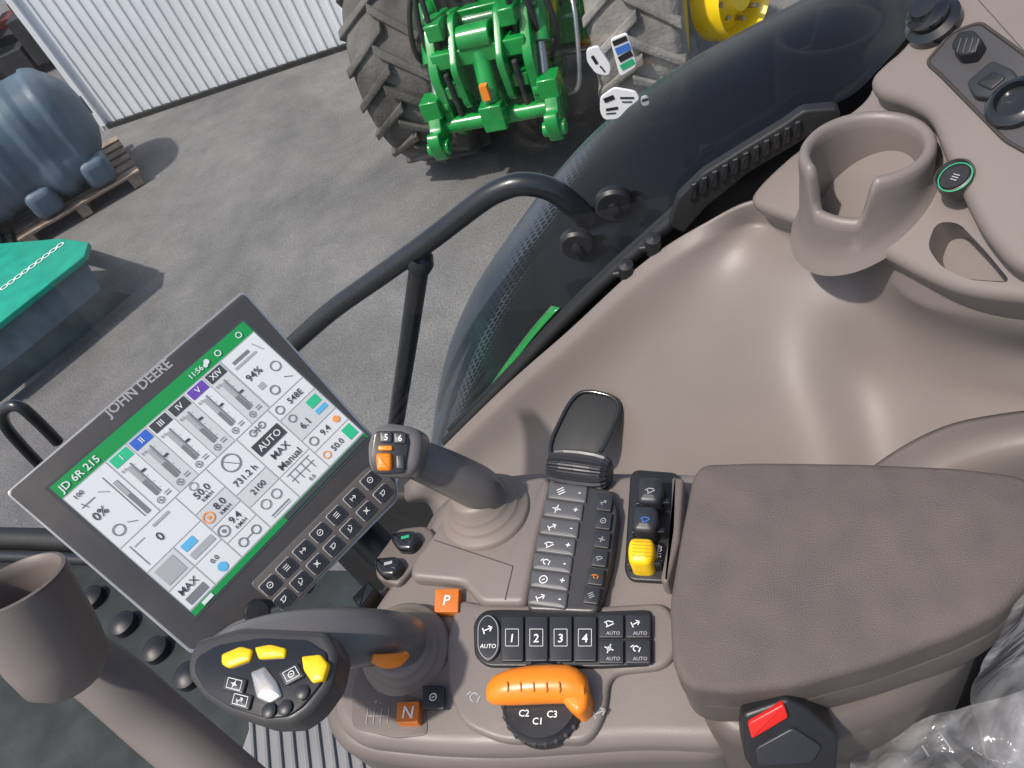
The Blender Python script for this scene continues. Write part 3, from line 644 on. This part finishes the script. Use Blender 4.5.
# ridged thumb wheel
b=B(); a=P(549,466,2.246); e=P(611,474,2.246); d=(e-a)
N=18; v=[];f=[]; ax=d.normalized(); u1=Z; u2=ax.cross(u1); sg=[(0,.45),(.03,.7),(.1,.9),(.25,1.0),(.5,1.04),(.75,1.0),(.9,.9),(.97,.7),(1,.45)]
for s_,rs in sg:
    for k in range(N*4):
        th=2*math.pi*k/(N*4); r_=(.0175 if k%4 in (0,1) else .0148)*rs; v.append(a+d*s_+(u1*math.cos(th)+u2*math.sin(th))*r_)
n2=4*N
for j in range(len(sg)-1):
    for k in range(n2): f.append((j*n2+k,j*n2+(k+1)%n2,(j+1)*n2+(k+1)%n2,(j+1)*n2+k))
f.append(tuple(range(n2))); f.append(tuple(range((len(sg)-1)*n2,len(sg)*n2))); b.add(v,f,'key'); b.finish('thumb_wheel',con,smooth=False)
# paddle levers
b=B(); b.pad(D,pp(D,[(630,474),(636,469),(676,472),(682,480),(676,560),(668,582),(630,580),(624,570)],.004,.005),.004,-.01,'black',r=.002)
b.finish('lever_bezel',con)
b=B(); b.pad(D,pp(D,[(672,476),(684,478),(680,540),(668,584),(660,580),(670,530)],.02,.003),.02,-.01,'taupe2',r=.003)
b.finish('lever_guard',con)
for i,(cx,cy,mt,ic) in enumerate(((650,488,'key','lgrey'),(645,517,'key','blueic'),(641,549,'yellow','black'))):
    lv=B()
    lv.pad(D,pp(D,[(cx-11,cy-13),(cx+12,cy-12),(cx+13,cy+4),(cx+8,cy+14),(cx-13,cy+13),(cx-14,cy-3)],.026,.005,5),.026,0,mt,r=.005,seg=4,crown=.001)
    if mt=='yellow':
        for k in range(5): lv.line(D,(cx-9,cy-8+k*3.5),(cx+9,cy-7+k*3.5),.0275,.0005,'orange2')
    else: lv.icon(D,(cx,cy+2),.0275,.007,ic,1)
    lv.finish('hydraulic_lever',con)
    b=B(); b.pad(D,pp(D,[(cx-14,cy+11),(cx+20,cy+10),(cx+20,cy+15),(cx-14,cy+16)],.016,.001),.016,0,'gloss',r=.001); b.finish('lever_divider',con)
b=B(); b.text(D,'(S) STOP',(660,565),(662,545),.0125,'white'); b.finish('stop_symbol',con,smooth=False)
# hand throttle
ht=empty('hand_throttle',D.w(545,700,.01),parent=con)
b=B(); c=D.w(543,702,.008); b.lathe(c,Z,[(.031,-.008),(.031,.002),(.028,.004),(.027,.006),(0,.006)],'black',48)
for k in range(24):
    a_=2*math.pi*k/24; q=c+Vector((math.cos(a_),math.sin(a_),0))*.0305; b.tube([q-Z*.001,q+Z*.003],.0016,'gripd',n=6)
for tx,x,y in (('C2',524,713),('C3',552,714),('C1',537,721)): b.textc(D.w(x,y,.0145),D.w(x+5,y,.0145)-D.w(x,y,.0145),D.n,tx,.0068,'white')
b.finish('throttle_dial',ht)
b=B(); e_x=(D.w(560,690,.02)-D.w(520,690,.02)).normalized(); e_y=Z.cross(e_x)
secs=[]
for x,y,hw,hh in ((487,692,.002,.002),(489,692,.007,.006),(495,690,.0105,.0095),(510,687,.0130,.0115),(530,685,.0138,.0125),(550,684,.0138,.0125),(568,684,.0135,.012),(578,686,.012,.011),(586,689,.009,.008),(589,691,.003,.003)):
    secs.append((D.w(x,y,.020),hw,hh,e_y,Z))
b.loft(secs,'orange')
b.pad(D,pp(D,[(560,684),(584,680),(589,694),(587,708),(578,715),(568,708),(560,698)],.024,.004,5),.026,.006,'orange',r=.005,seg=4)
for k in range(5): b.tube([D.w(507+k*13,679,.0295),D.w(507.5+k*13,684,.0325),D.w(508+k*13,690,.0310),D.w(508+k*13,694,.027)],.0007,'orange2',n=8)
b.finish('throttle_lever',ht)
b=B(); b.icon(D,(474,697),.0065,.010,'lgrey',5); b.finish('slow_symbol',ht,smooth=False)
b=B(); b.icon(D,(600,712),.0065,.009,'lgrey',2); b.finish('fast_symbol',ht,smooth=False)
# left levers
b=B(); b.pad(D,pp(D,[(398,528),(425,525),(436,534),(420,560),(398,586),(376,578),(374,560)],.006,.006),.006,-.03,'taupe2',r=.003); b.finish('lever_housing',con)
for cx,cy,mt in ((405,540,'greenic'),(388,566,'lgrey')):
    b=B(); b.pad(D,pp(D,[(cx-14,cy-9),(cx+8,cy-11),(cx+14,cy-3),(cx+6,cy+9),(cx-8,cy+9),(cx-15,cy)],.016,.004),.016,0,'gloss',r=.004); b.line(D,(cx-4,cy-2),(cx+4,cy-4),.0164,.003,mt); b.finish('hydraulic_lever',con)
b=B(); b.pad(D,pp(D,[(352,598),(368,582),(376,588),(360,610)],.004,.002),.006,-.02,'gloss',r=.002); b.finish('rocker_switch',con)
# joystick one
j1=empty('joystick',D.w(488,510),parent=con)
c=P(486,511,2.245)
ad=(Z+(P(470,480,2.3)-P(486,505,2.3))*3).normalized()
b=B(); b.lathe(c,ad,[(.042,-.014),(.042,.001),(.040,.004),(.035,.006),(.034,.009),(.033,.0105),(.0295,.013),(.0285,.016),(.0275,.018),(.0245,.021),(.0235,.027),(.020,.030),(0,.030)],'tan',44); b.finish('rubber_boot',j1,angle=70)
p0=P(488,492,2.272); p1=P(396,450,2.352)
b=B(); b.tube([p0-Z*.010,p0.lerp(p1,.12)-Z*.001,p0.lerp(p1,.35)+Z*.002,p0.lerp(p1,.6)+Z*.002,p0.lerp(p1,.85),p1],[.0175,.0195,.0190,.0178,.0165,.0150],'grip',seg=40,n=28); b.finish('grip',j1)
J=Fr(P(392,450,2.365),RT+Vector((0,0,.1)),UP*-.8+Vector((0,-.2,0)))
b=B(); b.pad(J,pp(J,[(374,427),(384,422),(412,426),(424,436),(420,466),(410,478),(378,477),(367,468),(366,442)],.008,.008,6),.008,-.022,'grip',r=.008,seg=6)
b.pad(J,pp(J,[(375,431),(404,431),(410,439),(405,473),(375,474),(370,460)],.009,.004,4),.0095,.004,'gloss',r=.0008); b.finish('joystick_head',j1)
key(J,386,437,12,11,.0115,'key',j1,'5',nm='button',tsz=.007); key(J,400,438,12,11,.0115,'key',j1,'6',nm='button',tsz=.007)
b=B(); b.pad(J,pp(J,[(376,453),(392,453),(392,471),(377,471)],.012,.003),.0145,.008,'orange',r=.003); b.finish('button',j1)
key(J,385,448,14,5,.0125,'orange',j1,nm='button'); key(J,400,462,8,14,.0115,'key',j1,nm='button')
# joystick two
j2=empty('joystick',D.w(405,650),parent=con)
c=P(406,650,2.238); ad=(P(384,634,2.30)-P(410,650,2.24)).normalized()
b=B(); b.lathe(c,ad,[(.038,-.012),(.038,.003),(.036,.006),(.032,.008),(.031,.011),(.030,.0125),(.027,.015),(.026,.018),(.0245,.021),(.020,.023),(0,.023)],'tan',44); b.finish('rubber_boot',j2,angle=70)
K=Fr(P(260,672,2.360),X,Vector((0,1,.12)))
b=B(); secs=[]
for x,y,z,a_,h_ in ((404,640,2.262,.0205,.0205),(390,638,2.282,.0210,.0205),(370,637,2.300,.0215,.0205),(345,638,2.314,.0235,.0205),(318,643,2.324,.0270,.0205),(290,650,2.330,.0305,.0200),(262,657,2.333,.0315,.0190),(236,662,2.334,.0295,.0175),(212,664,2.334,.0215,.013),(203,664,2.334,.008,.006)):
    secs.append([P(x,y,z),a_,h_])
S=[]
for i,(c_,a_,h_) in enumerate(secs):
    t=(secs[min(i+1,len(secs)-1)][0]-secs[max(i-1,0)][0]).normalized(); sx=t.cross(Z).normalized(); sy=sx.cross(t).normalized(); S.append((c_,a_,h_,sx,sy))
cs_=spl([s[0] for s in S],40); aw=spl([Vector((s[1],s[2],0)) for s in S],40); sxs=spl([s[3] for s in S],40); sys_=spl([s[4] for s in S],40)
b.loft([(cs_[i],aw[i].x,aw[i].y,sxs[i].normalized(),sys_[i].normalized()) for i in range(40)],'grip',32)
b.finish('grip',j2,angle=80)
b=B(); b.tube([P(406,655,2.290),P(397,660,2.297),P(384,661,2.306),P(372,658,2.312)],[.003,.005,.005,.003],'orange',seg=16); b.finish('trigger',j2)
b=B(); b.pad(K,pp(K,[(186,658),(196,638),(240,626),(326,630),(338,652),(331,684),(312,710),(292,724),(262,725),(226,713),(200,695),(186,676)],.0,.005,4),.0,-.022,'gripd',r=.006,seg=4)
b.finish('joystick_head',j2)
b=B(); b.pad(K,pp(K,[(196,658),(218,645),(262,638),(306,640),(328,654),(323,682),(303,707),(288,717),(264,718),(232,708),(206,692),(194,672)],.001,.004,4),.002,-.004,'gloss',r=.001); b.finish('face_plate',j2)
for o_,m_ in (([(221,654),(240,646),(252,649),(250,660),(228,668),(221,664)],'yellow'),([(254,647),(270,644),(286,648),(285,657),(258,659)],'yellow'),([(301,656),(320,654),(328,664),(323,680),(312,683),(303,670)],'yellow'),([(250,672),(264,666),(277,682),(282,696),(270,704),(256,698)],'silver')):
    b=B(); b.pad(K,pp(K,o_,.004,.002,5),.0045,0,m_,r=.002,seg=4,crown=.0006); b.finish('button' if m_!='silver' else 'roller',j2)
for cx,cy,a_,ic in ((291,674,-.5,0),(234,684,.25,3),(240,700,.25,2)):
    b=B(); ca,sa=math.cos(a_),math.sin(a_); q=[(cx+x*ca-y*sa,cy+x*sa+y*ca) for x,y in ((-11,-8),(11,-8),(11,8),(-11,8))]
    b.pad(K,pp(K,q,.004,.0015,3),.004,0,'key',r=.001)
    q=[(cx+x*ca-y*sa,cy+x*sa+y*ca) for x,y in ((-7,-5),(7,-5),(7,5),(-7,5))]
    for j in range(4): b.line(K,q[j],q[(j+1)%4],.0043,.0004,'white')
    b.icon(K,(cx,cy),.0044,.0045,'white',ic); b.finish('button',j2)
for cx,cy in ((303,693),(270,711),(286,708)):
    b=B(); b.lathe(K.w(cx,cy,.002),K.n,[(.005,0),(.005,.002),(.0035,.003),(0,.003)],'key',18); b.finish('button',j2)
# ---------- armrest pad
A=FZ(2.325)
b=B(); b.pad(A,pp(A,[(702,459),(760,457),(860,458),(960,462),(1024,470),(1046,488),(1045,565),(1004,608),(960,630),(880,660),(800,682),(730,690),(686,685),(671,662),(668,600),(680,530),(692,470)],0,.008,8),-.004,-.034,'pad',r=.006,seg=6,crown=.003); b.finish('armrest_pad',con,label='soft dark taupe textured armrest cushion')
b=B(); b.pad(A,pp(A,[(708,464),(760,460),(960,465),(1015,472),(1046,490),(1046,568),(1002,611),(960,632),(880,661),(800,683),(730,691),(688,686),(673,663),(671,600),(680,530),(694,474)],0,.012,8),-.030,-.060,'shell',r=.003,seg=3)
A2=FZ(2.268); b.pad(A2,pp(A2,[(684,600),(692,690),(716,735),(760,748),(838,738),(915,704),(975,655),(1000,590),(980,500),(700,500)],0,.02,8),.0,-.14,'shell',r=.014,seg=5); b.finish('armrest_shell',con)
# seat belt buckle
bu=empty('seat_belt_buckle',P(790,760,2.0),'black seat belt buckle with red release button','seat belt buckle')
BF=Fr(P(780,735,2.29),P(830,725,2.29)-P(760,733,2.29),P(780,762,2.275)-P(780,735,2.29))
b=B(); b.pad(BF,pp(BF,[(743,715),(788,699),(808,709),(840,738),(838,775),(758,780),(745,760)],.0,.003,4),0,-.03,'black',r=.003); b.finish('buckle_case',bu)
b=B(); b.pad(BF,pp(BF,[(748,724),(784,704),(789,718),(752,740)],.003,.002,3),.003,-.004,'red',r=.0012); b.finish('release_button',bu)
b=B(); b.pad(BF,pp(BF,[(755,748),(793,727),(822,746),(812,762),(758,766)],.001,.003,3),.002,-.004,'key',r=.001); b.finish('buckle_face',bu)
# ---------- plastic-wrapped seat
st=empty('driver_seat',P(1000,720,1.9),'driver seat still covered in clear crinkled plastic wrap','seat')
def wn_(p,a,bq): return noise.noise(p*14)*a+(abs(noise.noise(p*30)))*bq
b=B(); rows=[]
for i in range(50):
    rw=[]
    for j in range(70):
        s_=i/49; t=j/69
        x=1024-42*min(1,t*2.2)+110*s_+8*math.sin(t*9); y=545+300*t; z=2.31+.04*math.sin(min(1,s_*2)*1.57)
        p=P(x,y,z); k=wn_(p,.014,.010); rw.append(p+Vector((-k,-k*.3,k)))
    rows.append(rw)
b.grid(rows,'wrap'); b.finish('plastic_wrap',st,angle=80)
b=B(); rows=[]
for i in range(46):
    rw=[]
    for j in range(90):
        s_=i/45; t=j/89; p=P(850+240*t,745+110*s_-70*t,2.20+.05*t); k=wn_(p,.018,.012); rw.append(p+Z*k)
    rows.append(rw)
b.grid(rows,'wrap'); b.finish('plastic_wrap',st,angle=80)
b=B(); b.pad(FZ(2.1),pp(FZ(2.1),[(850,752),(940,730),(975,660),(1000,560),(1200,560),(1200,900),(830,900)],0,.02),0,-.15,'dark',r=.02); b.finish('seat_cushion',st)
for k in range(5):
    b=B(); b.box(P(855+k*22,752-k*6,2.13),X*.010,Y*.02,Z*.012,'key'); b.finish('seat_rail_tooth',st,bevel=.003)
# ---------- floor
b=B(); F=FZ(1.45); b.pad(F,pp(F,[(-250,540),(60,540),(300,570),(420,570),(520,570),(900,640),(1000,1100),(-300,1100)],0,.02),0,-.08,'floor',r=.004); b.finish('cab_floor',label='dark cab floor',kind='structure')
ds=empty('door_sill',F.w(60,545,0),'black door sill with rubber seal along the cab floor','door sill')
b=B(); b.tube([F.w(-200,538,.02),F.w(60,540,.02),F.w(300,568,.02)],.03,'rubber',seg=30); b.finish('sill_seal',ds)
b=B(); b.tube([F.w(-200,556,.03),F.w(60,558,.03),F.w(300,586,.03)],.014,'black',seg=30); b.finish('sill_rail',ds)
for k in range(4):
    b=B(); b.lathe(F.w(95+k*32,600+k*26,.0),Z,[(.03,0),(.03,.02),(.015,.03),(0,.03)],'black',16); b.finish('floor_bolt',ds)
b=B(); F2=FZ(1.46)
b.pad(F2,pp(F2,[(262,690),(380,690),(560,760),(560,900),(300,900),(235,770)],0,.01),0,-.008,'mat',r=.002)
for k in range(22): b.tube([F2.w(250+k*13,700+k*2,.003),F2.w(262+k*15,900,.003)],.005,'mat',n=6)
b.finish('floor_mat',label='grey ribbed rubber floor mat on cab floor',category='floor mat')
b=B(); b.box((P(425,540,1.6)),dW*.2,nW*.03,Z*.2,'dark'); b.finish('door_frame',label='black door frame pillar base',category='door frame',bevel=.01)
# ---------- left column with cup
cl=empty('steering_column',P(170,760,1.6),'taupe steering column cover with cup-like pocket','column')
b=B(); t0=P(12,584,2.30); t1=P(66,668,2.2); ax=(t1-t0).normalized()
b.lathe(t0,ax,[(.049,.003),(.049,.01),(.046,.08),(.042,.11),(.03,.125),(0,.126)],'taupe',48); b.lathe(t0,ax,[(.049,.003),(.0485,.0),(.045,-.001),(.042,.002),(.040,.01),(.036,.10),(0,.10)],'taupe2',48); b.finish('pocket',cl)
b=B(); b.tube([P(70,650,2.15),P(110,680,2.11),P(165,728,2.04),P(250,800,1.95)],[.032,.034,.035,.035],'taupe',seg=30,n=30); b.finish('column_cover',cl)
# ---------- monitor
cs=[(50,488),(243,322),(365,440),(192,620)]
rv=[ray(*q) for q in cs]
Mx=Matrix(((rv[1].x,-rv[2].x,rv[3].x),(rv[1].y,-rv[2].y,rv[3].y),(rv[1].z,-rv[2].z,rv[3].z)))
k=Mx.inverted()@rv[0]; a_=.62
A0=CAM+rv[0]*a_; B0=CAM+rv[1]*(k[0]*a_); C0=CAM+rv[2]*(k[1]*a_); D0=CAM+rv[3]*(k[2]*a_)
MF=Fr(A0,B0-A0,D0-A0); SW=(B0-A0).length; SHh=(D0-A0).dot(MF.ey)
mo=empty('touchscreen_monitor',MF.pt(SW/2,SHh/2,-.05),'dark framed tractor touchscreen monitor showing a white dashboard','monitor')
ob_=[(5,493),(243,290),(398,463),(398,500),(300,600),(232,626),(192,655)]
b=B(); b.pad(MF,pp(MF,ob_,-.002,.005,5),-.002,-.03,'black',r=.003)
b.pad(MF,pp(MF,ob_,.0,.005,5),0,-.006,'silver',r=.0008)
ib=[(8,493),(243,293),(395,464),(395,499),(299,598),(231,623),(192,651)]
b.pad(MF,pp(MF,ib,.001,.0045,5),.0012,-.003,'bezel',r=.0006)
b.text(MF,'JOHN DEERE',(109,418),(173,365),.00145,'lgrey',1.05,.018); b.finish('housing',mo)
b=B(); Q=lambda u,v,h=.002: MF.pt(u*SW,v*SHh,h)
def rect(u0,v0,u1,v1,mt,h=.002): b.add([Q(u0,v0,h),Q(u1,v0,h),Q(u1,v1,h),Q(u0,v1,h)],[(0,1,2,3)],mt)
rect(-.014,-.014,1.014,1.014,'s_dark',.0016)
rect(0,0,1,.085,'s_green'); rect(0,.085,1,.965,'s_grey'); rect(0,.965,1,1,'s_green')
cells=[(0.004,.092,.198,.474),(.804,.092,.996,.474)]
for i in range(6): cells.append((.204+i*.0992,.092,.204+i*.0992+.0955,.474))
cells+=[(.004,.481,.272,.66),(.004,.666,.13,.81),(.136,.666,.272,.81),(.004,.816,.13,.958),(.136,.816,.272,.958),(.278,.481,.432,.62),(.278,.626,.432,.735),(.278,.741,.432,.85),(.278,.856,.432,.958),(.438,.481,.602,.70),(.438,.706,.602,.80),(.438,.806,.602,.958),(.608,.481,.782,.80),(.608,.806,.782,.958),(.788,.481,.996,.57),(.788,.576,.996,.74),(.788,.746,.996,.84),(.788,.846,.996,.958)]
for i_,c_ in enumerate(cells): rect(*c_,'s_pale' if i_ in(3,5,7,9,14,18,23) else 's_white',.0023)
def st_(s,u,v,sz,mt='s_dark',h=.003): b.textc(Q(u,v,h),MF.ex,MF.n,s,sz*.72,mt)
def ln(u0,v0,u1,v1,w_,mt='s_line',h=.0028): b.linew(Q(u0,v0,h),Q(u1,v1,h),MF.n,w_,mt)
st_('JD 6R 215',.105,.045,.0125,'s_white'); st_('11:56',.70,.045,.0095,'s_white')
def dot(u,v,r,mt,h=.003,n=18,ring=0):
    c=Q(u,v,h); r*=.85
    if ring:
        vs=[]
        for i in range(n):
            t=6.2832*i/n
            for q in(r,r*(1-ring)): vs.append(c+(MF.ex*math.cos(t)+MF.ey*math.sin(t))*q)
        b.add(vs,[(2*i,2*i+1,(2*i+3)%(2*n),(2*i+2)%(2*n)) for i in range(n)],mt)
    else: b.add([c+(MF.ex*math.cos(6.2832*i/n)+MF.ey*math.sin(6.2832*i/n))*r for i in range(n)],[tuple(range(n))],mt)
for u in (.82,.94): dot(u,.045,.0036,'s_white',ring=.3)
dot(.76,.04,.0030,'s_white'); dot(.747,.052,.0024,'s_white')
for i,(t,cm) in enumerate((('I','s_teal'),('II','s_blue'),('III','s_dark'),('IV','s_dark'),('V','s_purple'),('XIV','s_dark'))):
    u0=.204+i*.0992; rect(u0+.006,.098,u0+.090,.158,cm,.0027); st_(t,u0+.048,.128,.0105,'s_white',.0032)
    rect(u0+.05,.18,u0+.057,.40,'s_line',.0027); rect(u0+.028,.19,u0+.046,.40,'s_grey',.0029); rect(u0+.028,.3,u0+.046,.40,'s_line',.0030)
    rect(u0+.058,.25+.02*(i%3),u0+.078,.262+.02*(i%3),'s_dark',.0029); st_('0.0',u0+.018,.19,.0052,'s_line')
    for q in range(5): ln(u0+.06,.2+q*.045,u0+.066,.2+q*.045,.0004)
    dot(u0+.028,.435,.0036,'s_line',ring=.25); dot(u0+.028,.435,.0012,'s_line'); ln(u0+.055,.435,u0+.08,.435,.0008); ln(u0+.055,.42,u0+.08,.42,.0006)
st_('100',.05,.125,.008); st_('0%',.05,.27,.0145); ln(.15,.14,.15,.44,.0008); rect(.16,.2,.18,.44,'s_line',.0027); rect(.162,.204,.178,.3,'s_grey',.0029); dot(.05,.40,.006,'s_line',ring=.2); ln(.09,.40,.12,.43,.0007); ln(.02,.19,.08,.19,.0008); ln(.03,.17,.04,.21,.0008); ln(.10,.18,.13,.22,.0006)
st_('94%',.86,.27,.0135); rect(.83,.14,.92,.16,'s_line',.0027); rect(.82,.175,.94,.19,'s_grey',.0027); rect(.83,.335,.86,.37,'s_grey',.0028); dot(.95,.32,.006,'s_line',ring=.2); dot(.87,.42,.0055,'s_line',ring=.25); ln(.94,.40,.97,.43,.0008); ln(.95,.13,.97,.2,.0007)
dot(.352,.503,.0045,'s_line',ring=.2); st_('50.0',.36,.55,.0125); st_('KM/H',.36,.592,.0066)
dot(.302,.68,.0062,'s_orange',ring=.25); dot(.302,.68,.002,'s_orange')
st_('8.0',.37,.665,.0125); st_('KM/H',.37,.710,.0066); st_('9.4',.37,.778,.0125); st_('KM/H',.37,.825,.0066); dot(.302,.79,.0062,'s_line',ring=.2); dot(.302,.79,.002,'s_line'); dot(.32,.908,.005,'s_line',ring=.25); dot(.39,.908,.005,'s_line',ring=.25); ln(.34,.908,.37,.908,.0008)
st_('0',.13,.57,.015); ln(.03,.5,.03,.64,.0008); ln(.04,.52,.09,.52,.0006); rect(.02,.685,.11,.79,'s_grey',.0028); rect(.15,.685,.21,.73,'s_cyan',.0028); rect(.15,.75,.26,.79,'s_grey',.0028)
st_('MAX',.065,.86,.0115); st_('0.0',.2,.86,.0085); rect(.02,.90,.11,.945,'s_line',.0028); dot(.2,.92,.005,'s_cyan'); rect(.14,.5,.22,.515,'s_grey',.0028)
dot(.52,.55,.010,'s_line',ring=.14); ln(.50,.515,.54,.585,.0008); st_('731.2 h',.52,.655,.0115); st_('2100',.52,.752,.0105); dot(.49,.85,.0055,'s_line',ring=.2); dot(.55,.85,.0055,'s_line',ring=.2); ln(.47,.92,.57,.92,.001); ln(.47,.935,.57,.935,.0005)
dot(.67,.515,.004,'s_line',ring=.3); dot(.72,.515,.004,'s_line',ring=.3); ln(.67,.515,.72,.515,.001); ln(.695,.495,.695,.535,.0016)
rect(.62,.565,.77,.645,'s_dark',.0029); st_('AUTO',.695,.606,.0125,'s_white',.0034); st_('MAX',.695,.69,.0125); st_('Manual',.695,.764,.0125)
for q in range(4): ln(.645+q*.033,.825,.645+q*.033,.90,.0008)
ln(.63,.825,.76,.825,.0007); ln(.63,.865,.76,.865,.0007); st_('0.0',.7,.93,.007)
dot(.82,.525,.0050,'s_line',ring=.25); st_('548E',.91,.525,.0115); st_('6.1',.85,.68,.013); rect(.92,.595,.98,.65,'s_teal',.0028); rect(.92,.67,.98,.70,'s_cyan',.0028); dot(.83,.61,.0045,'s_line',ring=.25)
dot(.82,.79,.0052,'s_line',ring=.25); st_('9.4',.89,.79,.0115); dot(.96,.79,.004,'s_orange'); st_('50.0',.88,.90,.011); rect(.935,.86,.985,.94,'s_teal',.0028); dot(.815,.90,.0045,'s_orange',ring=.25)
rect(.05,.972,.1,.994,'s_white',.0028); rect(.5,.97,.99,.996,'s_dark',.0026)
b.finish('screen',mo,smooth=False)
ks=empty('key_strip',MF.w(330,545),parent=mo)
b=B(); b.pad(MF,pp(MF,[(366,468),(380,464),(396,484),(396,498),(290,608),(274,604),(250,584)],.003,.004,4),.003,-.002,'strip',r=.001); b.finish('strip_panel',ks)
ic=0
e1=(Vector(MF.uv(276,578,.003))-Vector(MF.uv(371,482,.003))).normalized(); e2=Vector((-e1.y,e1.x))
for i in range(7):
    t=i/6
    for r_,(s_,e_) in enumerate((((370,480),(270,585)),((383,493),(284,599)))):
        cx=s_[0]+(e_[0]-s_[0])*t; cy=s_[1]+(e_[1]-s_[1])*t; c_=Vector(MF.uv(cx,cy,.005)); bb=B()
        def rc(hx,hy): return rnd([tuple(c_+e1*x*hx+e2*y*hy) for x,y in ((-1,-1),(1,-1),(1,1),(-1,1))],.0018)
        bb.pad(MF,rc(.0080,.0062),.0042,.002,'lgrey',r=.0005); bb.pad(MF,rc(.0075,.0057),.0050,.002,'key',r=.0005)
        bb.icon(MF,(cx,cy),.0054,.0055,'white',ic%6); ic+=1; bb.finish('key',ks)
b=B(); b.lathe(MF.w(257,612,.0),MF.n,[(.011,0),(.011,.008),(.009,.011),(0,.0115)],'black',30); b.finish('control_knob',mo)
b=B(); m0=MF.pt(SW*.75,SHh*.7,-.03); b.tube([m0,m0-MF.n*.05,P(392,560,2.2),P(420,590,2.15)],[.02,.018,.018,.02],'black',seg=20); b.lathe(m0,-MF.n,[(.04,0),(.04,.012),(0,.012)],'black',30); b.finish('mounting_arm',mo)
